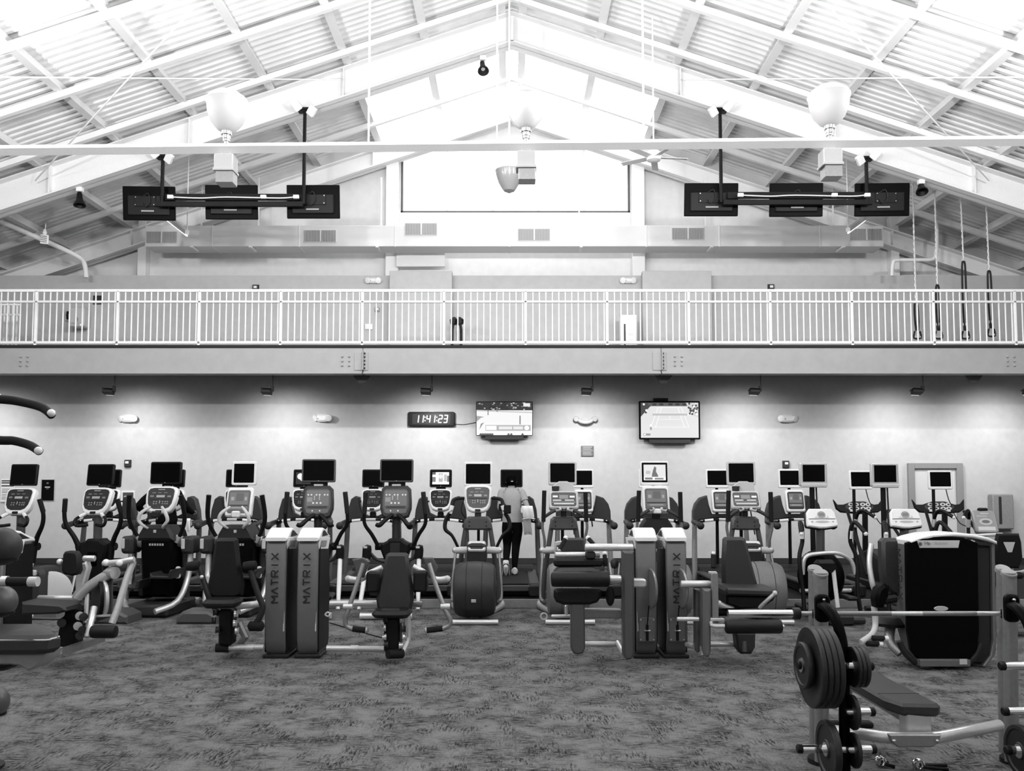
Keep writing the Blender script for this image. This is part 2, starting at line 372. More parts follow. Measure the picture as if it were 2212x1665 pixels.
# roof deck, ribs running down the slope
def deck(x0, x1, y0, y1):
    mb = MB(); P = .165; vs = []; n = 0; y = y0
    while y < y1:
        for dy, dz in ((0, 0), (.06, 0), (.085, .05), (.14, .05)):
            if y+dy <= y1+.01: vs += [V(x0, y+dy, zr(x0)+dz), V(x1, y+dy, zr(x1)+dz)]; n += 1
        y += P
    return mb.add(vs, [(2*i, 2*i+1, 2*i+3, 2*i+2) for i in range(n-1)])
SKX, SKY0 = 3.25, DF+.35
ceiling = bpy.data.objects.new('ceiling', None); COL.objects.link(ceiling); tag(ceiling, 'white ribbed metal roof deck on purlins under the gable', None, None, 'structure')
def cpart(name, m, mb): return struct(name, m, mb, '', ceiling)
for sd in (-1, 1):
    cpart('roof_deck', 'roof_white', deck(sd*HW, sd*SKX, Y0, BLOCK+.2)); cpart('roof_deck', 'roof_white', deck(sd*SKX, 0, Y0, SKY0))
    for k in range(3):
        a, b_ = sd*(.05+k*1.07), sd*(.05+k*1.07+1.03)
        cpart('skylight_panel', 'skylight', MB().add([V(a, SKY0, zr(a)), V(b_, SKY0, zr(b_)), V(b_, BLOCK, zr(b_)), V(a, BLOCK, zr(a)), V(a, SKY0, zr(a)+.03), V(b_, SKY0, zr(b_)+.03), V(b_, BLOCK, zr(b_)+.03), V(a, BLOCK, zr(a)+.03)],
              [(0, 1, 2, 3), (7, 6, 5, 4), (0, 4, 5, 1), (1, 5, 6, 2), (2, 6, 7, 3), (3, 7, 4, 0)]))
    for k in range(10):
        x = sd*(.25 + 1.5*k)
        if abs(x) < HW: cpart('purlin', 'white_paint', MB().box((x, (Y0+BLOCK)/2, zr(x)-.1), (.05, BLOCK-Y0, .2), .005).box((x-sd*.04, (Y0+BLOCK)/2, zr(x)-.195), (.16, BLOCK-Y0, .014)))
    L = HW/math.cos(math.atan(SL))
    for y in (7.8, 9.3, 10.8, 12.3, 13.85, 15.35, 17.1, 18.5):
        a = math.atan(SL)*sd; R = Matrix.Rotation(a, 3, 'Y')
        cpart('slope_bar', 'white_paint', MB().box((sd*HW/2, y, zr(HW/2)-.27), (L, .1, .11), .008, R))
    # thin tie rods
    cpart('tie_rod', 'white_paint', MB().tube([q(1106+sd*686, 15, 11.6), q(1106+sd*1030, 390, 15.8)], .013, 6))
    cpart('tie_rod', 'white_paint', MB().tube([q(1106+sd*1150, 166, 12.5), q(1106+sd*370, 172, 15.6)], .013, 6))
def rafter(name, y, depth, zb, label):
    fr = bpy.data.objects.new(name, None); COL.objects.link(fr); tag(fr, label, None, None, 'structure')
    for sd in (-1, 1):
        P = [(0, zb), (sd*HW, zb-SL*HW), (sd*HW, zb-SL*HW+depth), (0, zb+depth)]
        struct('rafter_web', 'white_paint', MB().prism(P, (0, y+.012, 0), *XZ, .024), '', fr)
        for zo, m in ((0, 'white_paint'), (depth-.03, 'white_paint')):
            P = [(0, zb+zo), (sd*HW, zb+zo-SL*HW), (sd*HW, zb+zo-SL*HW+.03), (0, zb+zo+.03)]
            struct('rafter_flange', m, MB().prism(P, (0, y+.15, 0), *XZ, .3, .004), '', fr)
        for X in (3.3, 6.3, 9.0):
            struct('stiffener', 'white_paint', MB().box((sd*X, y-.07, zb-SL*X+depth/2), (.02, .12, depth-.05)), '', fr)
        struct('frame_column', 'white_paint', MB().box((sd*(HW-.3), y, (zb-SL*HW+depth)/2), (.5, .3, zb-SL*HW+depth), .01), '', fr)
    struct('ridge_plate', 'white_paint', MB().box((0, y-.1, zb+depth/2-.06), (.05, .1, depth-.1)), '', fr)
    return fr
rafter('roof_frame', DF, RD, ZRB, 'big white steel gable frame in front of the balcony')
rafter('roof_frame', EF, .42, zw(265, EF), 'white steel gable frame against the end wall')
rafter('roof_frame', 4.5, RD, ZRB, 'white steel gable frame overhead near the viewer')
# ---------------------------------------------------------------- balcony railing
rl = Thing('balcony_railing', 'long white steel railing with balusters along the balcony edge', 'railing', (0, RAIL, DECKZ))
zt, zm, zbo = zw(628, RAIL), zw(652, RAIL), zw(740, RAIL)
xa, xb = xw(-110, RAIL), xw(2330, RAIL)
for nm, z, h in (('top_rail', zt, .055), ('middle_rail', zm, .045), ('bottom_rail', zbo, .055)):
    rl.part(nm, 'white_paint', MB().box(((xa+xb)/2, RAIL, z), (xb-xa, .05, h), .008))
post_me = new_mesh('post', MB().box((0, 0, (zt+DECKZ)/2-DECKZ), (.05, .05, zt-DECKZ), .006), 'white_paint')
bal_me = new_mesh('baluster', MB().box((0, 0, (zt+zbo)/2-DECKZ), (.022, .022, zt-zbo-.02), .004), 'white_paint')
step = (2200-71)/12
for i in range(-1, 13):
    o = rl.part('post', '', post_me); o.location = (xw(71+i*step, RAIL), 0, 0)
    for k in range(1, 13):
        x = 71 + i*step + step*k/12.6 + 2
        if k < 13 and -105 < x < 2325: o = rl.part('baluster', '', bal_me); o.location = (xw(x, RAIL), 0, 0)
sr = Thing('stair_railing', 'short white railing turning off behind the balcony railing at its end', 'railing', (xw(8, 17.2), 17.2, DECKZ))
for z in (zw(658, 17.2), zw(680, 17.2), DECKZ+.12): sr.part('rail', 'white_paint', MB().box((xw(5, 17.2), 17.2, z), (.55, .04, .045), .006))
for x in (-18, -8, 2, 11, 20, 29): sr.part('baluster', 'white_paint', MB().box((xw(x, 17.2), 17.2, (DECKZ+zw(658, 17.2))/2), (.03, .03, zw(658, 17.2)-DECKZ), .004))
# ---------------------------------------------------------------- duct with grilles
DU = 18.7; d0, d1 = xw(303, DU), xw(1919, DU); dz0, dz1 = zw(532, DU), zw(487, DU)
du = Thing('air_duct', 'long white rectangular air duct across the gable wall with grey grilles', 'duct', ((d0+d1)/2, DU+.3, dz0))
du.part('casing', 'duct_white', MB().box(((d0+d1)/2, DU+.28, (dz0+dz1)/2), (d1-d0, .56, dz1-dz0), .01))
for x in (450, 640, 850, 1100, 1400, 1560, 1780): du.part('seam', 'duct_white', MB().box((xw(x, DU), DU+.28, (dz0+dz1)/2), (.03, .58, dz1-dz0+.02), .004))
for x in (408, 536, 812, 1257, 1541, 1828):
    du.part('hanger', 'white_paint', MB().box((xw(x, DU), DU+.1, dz0-.03), (.06, .4, .04), .004).box((xw(x, DU), DU+.5, dz1+.6), (.03, .03, 1.4)))
for cx, cy, w in ((340, 513, 66), (687, 510, 68), (907, 495, 69), (1154, 507, 69), (1490, 505, 69), (1880, 507, 70)):
    X, Z, W = xw(cx, DU), zw(cy, DU), xw(1106+w, DU); hh = .26; g = du.part('grille', 'duct_white', MB().box((X, DU-.008, Z), (W+.03, .02, hh+.03), .004))
    du.part('opening', 'grille_grey', MB().box((X, DU-.02, Z), (W, .006, hh)), g)
    mb = MB()
    for k in range(20): mb.box((X-W/2+W*(k+.5)/20, DU-.028, Z), (.010, .012, hh))
    du.part('louvres', 'pale_plastic', mb, g); du.part('divider', 'white_paint', MB().box((X+.01, DU-.032, Z), (.03, .014, hh)), g)
# white pipes at both ends of the balcony
for nm, pts, lb in (('bent_pipe', [(0, 478, 17.5), (90, 517, 18), (165, 552, 18.6), (182, 570, 18.8), (186, 600, 18.8)], 'white bent conduit running down the dark roof slope at the balcony end'),
                    ('bent_pipe', [(2023, 470, 18.6), (2023, 540, 18.6), (2016, 559, 18.6), (1990, 561, 18.6), (1940, 562, 18.6), (1929, 568, 18.6), (1927, 596, 18.6)], 'white pipe with two bends beside the hanging straps')):
    P = [q(*p) for p in pts]; single(nm, 'white_paint', MB().tube(P, .055 if pts[0][0] == 0 else .04, 10, 4), lb, 'pipe', P[-1])
# ================================================================ lamps and things hung from the roof
def lamp(kind, name, loc, energy, aim=None, size=.1, angle=120, blend=.8, parent=None):
    l = bpy.data.lights.new(name, kind); l.energy = energy; l.shadow_soft_size = size
    if kind == 'SPOT': l.spot_size = math.radians(angle); l.spot_blend = blend
    o = bpy.data.objects.new(name, l); COL.objects.link(o); o.location = loc
    if aim is not None: o.rotation_euler = (Vector(aim)-Vector(loc)).to_track_quat('-Z', 'Y').to_euler()
    return o
PL = 10.0
pa, pb = q(0, 325, PL), q(2212, 304, PL); pd = (pb-pa).normalized()
def polez(X): return pa.z + (pb.z-pa.z)*(X-pa.x)/(pb.x-pa.x)
pole = Thing('light_rail', 'long white horizontal rail carrying the bowl uplights across the hall', 'rail', (0, PL, polez(0)))
pole.part('beam', 'white_paint', MB().tube([V(-13.5, PL, polez(-13.5)), V(13.5, PL, polez(13.5))], .066, 4, up=(0, 1, 1)))
for x in (790, 1073, 1396, -300, 2500):
    X = xw(x, PL); pole.part('hanger_rod', 'white_paint', MB().tube([V(X, PL, polez(X)), V(X, PL, zr(X)-.05)], .012, 6))
UPL = []
def uplight(X, lab, top=True, PL=10.0, watts=None):
    z = polez(X); t = Thing('bowl_uplight', lab, 'lamp', (X, PL, z-.42), 'bowl uplights on the rail')
    t.part('bowl', 'acrylic_white' if top else 'white_plastic', MB().lathe([(.05, .2), (.12, .24), (.19, .33), (.235, .45), (.245, .56), (.26, .58), (.25, .6), (.235, .56), (.225, .46), (.18, .36), (.1, .27), (.04, .25)], (X, PL, z), n=32))
    t.part('stem', 'chrome', MB().lathe([(.03, .02), (.03, .08), (.045, .085), (.045, .11), (.05, .115), (.05, .16), (.065, .165), (.065, .21), (.05, .215)], (X, PL, z), n=16))
    t.part('ballast_box', 'pale_plastic', MB().box((X, PL, z-.2), (.23, .2, .2), .01).box((X, PL, z-.295), (.25, .22, .035), .005))
    t.part('lower_box', 'silver_dark', MB().box((X+.01, PL, z-.385), (.21, .18, .15), .008)); t.part('bracket', 'white_paint', MB().tube([V(X-.05, PL, z-.1), V(X-.05, PL, z-.05), V(X+.05, PL, z-.05), V(X+.05, PL, z-.1)], .012, 6))
    if top: t.part('bulb', 'lens', MB().ball((X, PL, z+.42), .09, 12))
    if top: t.part('dome', 'dome_glow', MB().lathe([(.25, .59), (.23, .63), (.15, .69), (.05, .715), (.005, .72)], (X, PL, z), n=28))
    lamp('POINT', 'uplight_glow', (X, PL, z+.82), watts or UPLIGHT_W, size=.12)
uplight(xw(477, PL), 'white bowl uplight above the three screens near the white bent conduit')
uplight(xw(1137, PL), 'white bowl uplight in the middle under the ridge', False)
uplight(xw(1806, PL), 'white bowl uplight above the bank of screens near the hanging straps')
uplight(-7.7, 'white bowl uplight at the end of the rail past the plain side'); uplight(7.9, 'white bowl uplight at the end of the rail past the straps side')
rear = Thing('light_rail', 'added unseen rail overhead carrying the fill uplights', 'rail', (0, 3.2, polez(0)))  # unseen rail and its uplights, added to brighten floor and machines from above
rear.part('beam', 'white_paint', MB().tube([V(-13.5, 3.2, polez(-13.5)), V(13.5, 3.2, polez(13.5))], .066, 4, up=(0, 1, 1)))
for X in (-9, -3, 3, 9): rear.part('hanger_rod', 'white_paint', MB().tube([V(X, 3.2, polez(X)), V(X, 3.2, zr(X)-.05)], .012, 6))
for X, nm in ((-8, 'far left'), (-4, 'left'), (0, 'middle'), (4, 'right'), (8, 'far right')): uplight(X, 'added fill uplight on the unseen rail overhead, %s one' % nm, True, 3.2, FILL_UPLIGHT_W)
# large pendant seen beyond the rail
c = q(1100, 380, 15.0); t = Thing('pendant_lamp', 'ribbed white pendant lamp with a glassy lower bowl under the ridge', 'lamp', (c.x, 15, c.z-.3))
t.part('housing', 'white_plastic', MB().lathe([(.03, .62), (.2, .58), (.215, .45), (.225, .44), (.225, .36), (.235, .35), (.235, .24), (.245, .23), (.245, .1), (.26, .09)], (c.x, 15, c.z), n=24))
t.part('bowl', 'glass_grey', MB().lathe([(.255, .09), (.24, 0), (.2, -.12), (.13, -.24), (.1, -.28), (.02, -.3)], (c.x, 15, c.z), n=24)); t.part('socket', 'silver_dark', MB().lathe([(.06, -.05), (.07, -.28), (.04, -.31)], (c.x, 15, c.z), n=12))
t.part('rod', 'white_paint', MB().tube([V(c.x, 15, c.z+.6), V(c.x, 15, zr(c.x)-.3)], .02, 6))
# ceiling fan
c = q(1412, 337, 14.5); t = Thing('ceiling_fan', 'white ceiling fan with slim blades hung beyond the rail', 'fan', (c.x, c.y, c.z-.1))
t.part('motor', 'white_plastic', MB().lathe([(.05, -.1), (.12, -.08), (.14, 0), (.12, .07), (.04, .1)], c)); t.part('down_rod', 'white_paint', MB().tube([c, V(c.x, c.y, zr(c.x)-.3)], .015, 6))
for k in range(5):
    a = 2*math.pi*k/5+.1; d = V(math.cos(a), math.sin(a), 0); t.part('blade', 'pale_plastic', MB().box(c+d*.36-V(0, 0, .03), (.5, .12, .012), .004, Matrix.Rotation(a, 3, 'Z')@Matrix.Rotation(.2, 3, 'X')))
# black bell spotlights under the frame
for (x, y, tx, lab) in ((172, 432, 0, 'black bell spotlight under the frame near the white bent conduit'), (1043, 145, .25, 'black bell spotlight hanging just below the ridge'), (1990, 405, -.15, 'black bell spotlight under the frame near the hanging straps')):
    c = q(x, y, DF); t = Thing('bell_spotlight', lab, 'lamp', c, 'black bell spotlights'); X = c.x
    ax = V(.12 if tx >= 0 else -.1, -.45 if tx else -.15, -1).normalized()
    zt_ = ZRB - SL*abs(X) if x != 1043 else c.z+.22
    t.part('mount', 'white_plastic', MB().box((X, DF, zt_-.04), (.12, .1, .09), .01)); t.part('arm', 'black_plastic', MB().tube([V(X, DF, zt_-.05), c-ax*.12], .02, 8))
    t.part('shade', 'lamp_grey' if x == 1043 else 'black_plastic', MB().lathe([(.035, -.16), (.05, -.13), (.055, -.05), (.07, .02), (.11, .09), (.115, .12), (.1, .12), (.06, .04)], c, ax, 20)); t.part('lens', 'pale_plastic' if x == 1043 else 'black_gloss', MB().lathe([(.04, .05), (.04, .06)], c, ax, 12))
# banks of three screens on black hung mounts
def bank(tvs, bar, poles, lab, side):
    Yb = 15.9; a, b_ = q(bar[0], bar[2], Yb-.1), q(bar[1], bar[2], Yb-.1)
    t = Thing('screen_mount', 'black ceiling mount bar holding three screens, ' + lab, 'mount', ((a.x+b_.x)/2, Yb, a.z-.1), 'screen mounts')
    t.part('bar', 'black_plastic', MB().box(((a.x+b_.x)/2, Yb-.1, a.z), (b_.x-a.x, .06, .1), .006).box(((a.x+b_.x)/2, Yb-.03, a.z+.16), (b_.x-a.x-.2, .04, .13), .004))
    for (px, py) in poles:
        X = xw(px, Yb); zt_ = ZRB - SL*abs(X); t.part('drop_pole', 'black_plastic', MB().tube([V(X, Yb-.1, a.z), V(X, Yb-.1, zt_)], .035, 10)); t.part('ceiling_plate', 'black_plastic', MB().box((X, Yb-.05, zt_-.03), (.3, .2, .05), .005))
        for s in (-1, 1):
            lp = V(X+s*.15, Yb-.18, zt_-.06+(.06 if s*X > 0 else -.04)); f = Thing('flood_lamp', 'white square lamp, %s side of the %s pole, %s' % ('inner' if s*X < 0 else 'outer', 'long' if abs(X) < 5.5 else 'short', lab), 'lamp', lp, 'small square flood lamps')
            R = Matrix.Rotation(s*.7, 3, 'Y')@Matrix.Rotation(.5, 3, 'X'); f.part('head', 'white_plastic', MB().box(lp, (.15, .08, .19), .012, R)); f.part('bracket', 'black_plastic', MB().tube([lp, V(X+s*.06, Yb-.1, zt_-.05)], .02, 6))
    t.part('cable', 'white_plastic', MB().tube([V(a.x+.35, Yb-.16, a.z+.12), V(a.x+.9, Yb-.16, a.z+.10), V(a.x+1.4, Yb-.16, a.z+.12), V(b_.x-.45, Yb-.16, a.z+.1), V(b_.x-.1, Yb-.16, a.z+.13)], .012, 6, 4))
    for X in (a.x+.32, b_.x-.75, b_.x-.12): t.part('junction_box', 'white_plastic', MB().box((X, Yb-.17, a.z+.12), (.11, .05, .07), .006))
    for i, (x0, x1, y0, y1, sk) in enumerate(tvs):
        c = q((x0+x1)/2, (y0+y1)/2, Yb+.1); w = xw(1106+x1-x0, Yb+.1); h = zw(y0, Yb+.1)-zw(y1, Yb+.1)
        tv = Thing('television', 'black flat television seen from behind, %s of the three %s' % (('first', 'middle', 'last')[i], lab), 'television', c, 'televisions hung from the gable frame')
        R = Matrix.Rotation(.12, 3, 'X')@Matrix.Rotation(sk, 3, 'Y')
        tv.part('casing', 'black_gloss', MB().box(c, (w, .05, h), .012, R)); tv.part('back_bulge', 'black_plastic', MB().box(c+V(0, -.03, -.05), (w*.8, .05, h*.6), .02, R)); tv.part('screen', 'screen_black', MB().box(c+R@V(0, .027, 0), (w*.95, .006, h*.92), 0, R))
        tv.part('wall_plate', 'black_plastic', MB().box(c+V(.05 if i else -.05, -.07, .02), (.42, .02, .2), .004, R))
        for sx in (-1, 1):
            for sz in (-1, 1): tv.part('screw', 'chrome', MB().lathe([(.012, 0), (.012, .012)], c+V(sx*.18+(.05 if i else -.05), -.085, .02+sz*.075), (0, -1, 0), 8))
        tv.part('port_strip', 'grille_grey', MB().box(c+V(0, -.066, -h*.26), (.25, .01, .03), .002, R)); tv.part('cord', 'dark_plastic', MB().tube([c+V(-.1, -.09, .1), c+V(.02, -.12, .16), c+V(.06, -.1, 0), c+V(-.03, -.11, -.1), c+V(-.09, -.1, -.02)], .008, 6, 4))
bank([(265, 380, 404, 475, .01), (443, 558, 401, 473, .005), (619, 735, 401, 471, 0)], (335, 655, 441), ((343, 360), (652, 258)), 'near the white bent conduit', -1)
bank([(1477, 1595, 397, 466, .0), (1661, 1778, 397, 467, -.005), (1845, 1965, 397, 466, -.01)], (1562, 1884, 437), ((1562, 250), (1880, 350)), 'near the hanging straps', 1)
# fluorescent strips above the duct
for x0, y0, x1, y1, lab in ((362, 470, 404, 502, 'white fluorescent strip light hanging by the duct end, bent conduit side'), (1868, 470, 1832, 496, 'white fluorescent strip light hanging by the duct end, hanging straps side')):
    a, b_ = q(x0, y0, 18.9), q(x1, y1, 17.2); t = Thing('strip_light', lab, 'lamp', (a+b_)/2, 'fluorescent strip lights')
    t.part('housing', 'white_plastic', MB().tube([a, b_], .06, 4, up=(0, 0, 1))); t.part('tube', 'tube_light', MB().tube([a-V(0, 0, .07), b_-V(0, 0, .07)], .018, 8))
    t.part('hanger', 'white_paint', MB().tube([a, V(a.x, a.y, zr(a.x)-.2)], .01, 6)); t.part('hanger', 'white_paint', MB().tube([b_, V(b_.x, b_.y, zr(b_.x)-.2)], .01, 6))
# hanging tag under the dark roof slope
c = q(96, 517, 17.5); t = Thing('hanging_sign', 'small white lettered sign hanging under the dark roof slope', 'sign', c)
t.part('plate', 'white_plastic', MB().box(c, (.16, .05, .2), .01, Matrix.Rotation(.4, 3, 'Z'))); t.part('wire', 'white_paint', MB().tube([c+V(0, 0, .1), c+V(.02, 0, .35)], .008, 5))
t.part('cap', 'white_plastic', MB().lathe([(.03, 0), (.05, .05), (.02, .12)], c+V(0, 0, .1), n=10))
picture(t, 'lettering', c+V(0, -.03, 0), Matrix.Rotation(.4, 3, 'Z')@V(1, 0, 0), (0, 0, 1), [(.15, R4(-.06, z, .06, z+.02)) for z in (-.07, -.03, .01, .05)])
# suspension trainer straps hanging from the roof over the balcony
for (x0, y0, ym, x1, y1, lab) in ((1973, 515, 650, 1982, 730, 'thin chain with a short black strap, innermost of the four hung over the balcony'), (2020, 490, 615, 2028, 730, 'chain with a long twin black strap, second of the four hung over the balcony'),
                              (2074, 455, 565, 2086, 730, 'chain with a forked black strap and handle, third of the four hung over the balcony'), (2128, 430, 585, 2142, 725, 'chain with a black strap and looped handle, outermost of the four hung over the balcony')):
    Yt = 16.6; a, m_, b_ = q(x0, y0-40, Yt), q(x0+(x1-x0)*.6, ym, Yt), q(x1, y1, Yt); t = Thing('suspension_strap', lab, 'exercise strap', b_, 'suspension straps over the balcony')
    a = V(a.x, Yt, zr(a.x)+.01); mb = MB(); n = int((a-m_).length/.06)
    for k in range(n):
        p = a.lerp(m_, (k+.5)/n); mb.box(p, (.035 if k % 2 else .015, .015 if k % 2 else .035, .075), .005)
    t.part('chain', 'silver', mb)
    for s in (-1, 1): t.part('strap', 'strap_black', MB().tube([m_, m_+V(s*.03, 0, -.08), (m_+b_)/2+V(s*.035, 0, 0), b_+V(s*.02, 0, .15)], .022, 6, 3))
    t.part('buckle', 'silver', MB().box(b_+V(0, 0, .28), (.09, .03, .06), .005)); t.part('handle', 'strap_black', MB().tube([b_+V(-.05, 0, .14), b_+V(-.07, 0, .0), b_+V(.07, 0, 0), b_+V(.05, 0, .14)], .018, 8, 3)); t.part('grip', 'pale_plastic', MB().tube([b_+V(-.06, 0, .02), b_+V(.06, 0, .02)], .022, 8))
# ---------------------------------------------------------------- things on the balcony wall
def emergency(x, y, Y, w, lab, tilt=0, sc=1):
    c = q(x, y, Y); t = Thing('emergency_light', lab, 'lamp', c, 'twin-head emergency lights'); W = xw(1106+w, Y); M = Matrix.Translation(c)@Matrix.Rotation(tilt, 4, 'Z')@Matrix.Translation(-c)
    h = W*.42
    t.part('body', 'white_plastic', MB().prism(rrect(W*.8, h, h*.48, 6), (c.x, Y, c.z), *XZ, .11, .035).xf(M))
    for s in (-1, 1): t.part('lamp_head', 'white_plastic', MB().lathe([(.02, -.07), (.05, -.06), (.07, 0), (.07, .03), (.055, .035)], c+V(s*W*.4, -.07, .0), (s*.4, -1, -.3), 14).xf(M))
    t.part('indicator', 'grille_grey', MB().box(c+V(-W*.2, -.112, -h*.1), (.03, .006, .02)).xf(M)); return t
emergency(807, 607, BAND, 27, 'white emergency light high on the balcony wall beside the grey pilaster'); emergency(1356, 607, BAND, 27, 'white emergency light high on the balcony wall right of the roller shade')
for x, y, Y, lab in ((553, 623, BAND, 'small dark fire strobe on the balcony wall under the duct, plain wall side'), (1665, 622, BAND, 'small dark fire strobe on the balcony wall near the straps'),
                  (277, 1001, WALL, 'small dark fire strobe on the lower wall left of the ellipticals'), (1697, 1003, WALL, 'small dark fire strobe on the lower wall above a white treadmill screen')):
    c = q(x, y, Y); s = 13/F*Y; t = Thing('fire_strobe', lab, 'alarm', c, 'fire strobes')
    t.part('box', 'charcoal', MB().box(c+V(0, -.03, 0), (s, .06, s*1.15), .012)); t.part('lens', 'white_plastic', MB().box(c+V(0, -.065, .02), (s*.55, .02, s*.4), .006)); t.part('base_plate', 'dark_plastic', MB().box(c+V(0, -.008, 0), (s*1.1, .014, s*1.25), .003))
c = q(181, 690, BAND); t = Thing('drinking_fountain', 'pale wall-mounted water fountain seen through the balcony railing', 'fountain', (c.x, BAND, c.z-.3))
t.part('cabinet', 'pale_plastic', MB().prism(rrect(.34, .46, .06), (c.x, BAND, c.z), *XZ, .34, .03)); t.part('basin', 'silver', MB().prism(rrect(.3, .1, .04), (c.x, BAND-.3, c.z-.2), *XZ, .12, .02)); t.part('spout', 'chrome', MB().tube([c+V(.05, -.36, -.12), c+V(.05, -.38, -.04), c+V(.02, -.4, -.02)], .012, 6))
c = q(149, 683, BAND); t = Thing('phone', 'small pale wall phone beside the water fountain', 'phone', c); t.part('body', 'pale_plastic', MB().box(c+V(0, -.04, 0), (.11, .08, .24), .015)); t.part('handset', 'black_plastic', MB().tube([c+V(.02, -.1, .09), c+V(.02, -.12, 0), c+V(.02, -.1, -.09)], .022, 8, 3))
c = q(212, 648, BAND); t = Thing('dark_sign', 'small dark sign on the balcony wall above the water fountain', 'sign', c); t.part('panel', 'print_dark', MB().box(c+V(0, -.012, 0), (.2, .024, .18), .004)); t.part('frame', 'charcoal', MB().box(c+V(0, -.006, 0), (.23, .012, .21), .003))
c = q(815, 669, BAND); t = Thing('thermostat', 'small grey thermostat beside the grey pilaster', 'thermostat', c); t.part('body', 'grille_grey', MB().box(c+V(0, -.02, 0), (.11, .04, .1), .008)); t.part('display', 'white_plastic', MB().box(c+V(0, -.042, .01), (.07, .006, .04)))
c = q(797, 706, BAND); t = Thing('outlet_box', 'white outlet box low on the balcony wall beside the pilaster', 'outlet', c); t.part('plate', 'white_plastic', MB().box(c+V(0, -.02, 0), (.18, .04, .13), .008)); t.part('cover', 'white_paint', MB().box(c+V(-.03, -.045, 0), (.06, .02, .08), .006))
c = q(987, 733, 18.6); t = Thing('glove_stand', 'stand hung with dark boxing gloves and straps behind the railing', 'stand', (c.x, 18.6, DECKZ)); hz = zw(684, 18.6)-DECKZ
t.part('post', 'silver_dark', MB().tube([V(c.x, 18.6, DECKZ), V(c.x, 18.6, DECKZ+hz)], .02, 8)); t.part('foot', 'charcoal', MB().lathe([(.14, 0), (.14, .02), (.03, .04)], (c.x, 18.6, DECKZ), n=16))
for s in (-1, 1):
    t.part('glove', 'black_plastic', MB().loft([(V(c.x+s*.06, 18.55, DECKZ+hz-.02), .03, .03), (V(c.x+s*.075, 18.53, DECKZ+hz-.08), .085, .08), (V(c.x+s*.075, 18.53, DECKZ+hz-.18), .075, .07), (V(c.x+s*.06, 18.55, DECKZ+hz-.2), .035, .035)], 12))
    t.part('strap', 'strap_black', MB().tube([V(c.x+s*.05, 18.52, DECKZ+hz-.15), V(c.x+s*.1, 18.5, DECKZ+hz-.32), V(c.x+s*.09, 18.5, DECKZ+.1)], .035, 6, 3))
t.part('towel', 'grille_grey', MB().box((c.x+.01, 18.5, DECKZ+hz*.4), (.1, .03, .16), .01))
c = q(1357, 742, 18.8); t = Thing('white_cabinet', 'white cabinet with a dark slot standing behind the railing', 'cabinet', (c.x, 18.8, DECKZ)); h = zw(683, 18.8)-DECKZ
t.part('body', 'white_plastic', MB().box((c.x, 18.8, DECKZ+h/2), (.36, .34, h), .01)); t.part('door', 'white_paint', MB().box((c.x+.06, 18.62, DECKZ+h/2), (.2, .02, h-.06), .005)); t.part('slot', 'print_dark', MB().box((c.x-.1, 18.625, DECKZ+h*.45), (.035, .012, h*.75)))
# ---------------------------------------------------------------- lower wall
FY = 15.98
for i, x in enumerate((-110, 236, 578, 922, 1269, 1632, 1983, 2225)):
    c = q(x, 846, FY); t = Thing('wall_flood_light', 'dark flood light hung under the balcony beam, %s' % ('beyond the frame edge', 'nearest the black chin-up grips', 'over the second emergency light', 'above the digital clock', 'between the two televisions', 'past the tennis television', 'over the door end of the wall', 'at the far end past the door')[i], 'lamp', c, 'flood lights washing the lower wall')
    t.part('rod', 'dark_plastic', MB().tube([c+V(.1, 0, .05), V(c.x+.1, FY, DECKZ-.28)], .008, 6)); t.part('knuckle', 'lamp_grey', MB().box(c+V(.09, 0, .06), (.05, .06, .11), .008))
    R = Matrix.Rotation(-.25, 3, 'X')@Matrix.Rotation(.06, 3, 'Y'); t.part('housing', 'lamp_grey', MB().box(c+V(-.02, 0, -.01), (.19, .15, .075), .012, R)); t.part('visor', 'lamp_grey', MB().box(c+V(-.02, .02, .042), (.2, .18, .012), .003, R)); t.part('lens', 'lens', MB().box(c+R@V(-.02, .06, -.04), (.15, .05, .008), 0, R))
    lamp('SPOT', 'flood_glow', c+V(-.02, .12, -.07), FLOOD_W, c+V(0, .8, -1.0), .05, 145, .9)
for x, y, lab, tl in ((280, 904, 'white emergency light on the lower wall nearest the cable grips', -.2), (700, 903, 'white emergency light on the lower wall left of the digital clock', -.35), (1698, 904, 'white emergency light on the lower wall right of the tennis television', .2)): emergency(x, y, WALL, 40, lab, tl)
c = q(1264, 908, WALL); t = Thing('emergency_light', 'curved white emergency light between the two televisions', 'lamp', c, 'twin-head emergency lights')
t.part('body', 'pale_plastic', MB().tube([c+V(-.17, -.06, .03), c+V(-.1, -.1, -.03), c+V(0, -.12, -.05), c+V(.1, -.1, -.03), c+V(.17, -.06, .03)], .038, 12, 4))
for s in (-1, 1): t.part('lamp_head', 'pale_plastic', MB().lathe([(.02, -.03), (.05, -.02), (.06, .03), (.05, .06)], c+V(s*.18, -.06, .03), (s*.3, -1, -.2), 14))
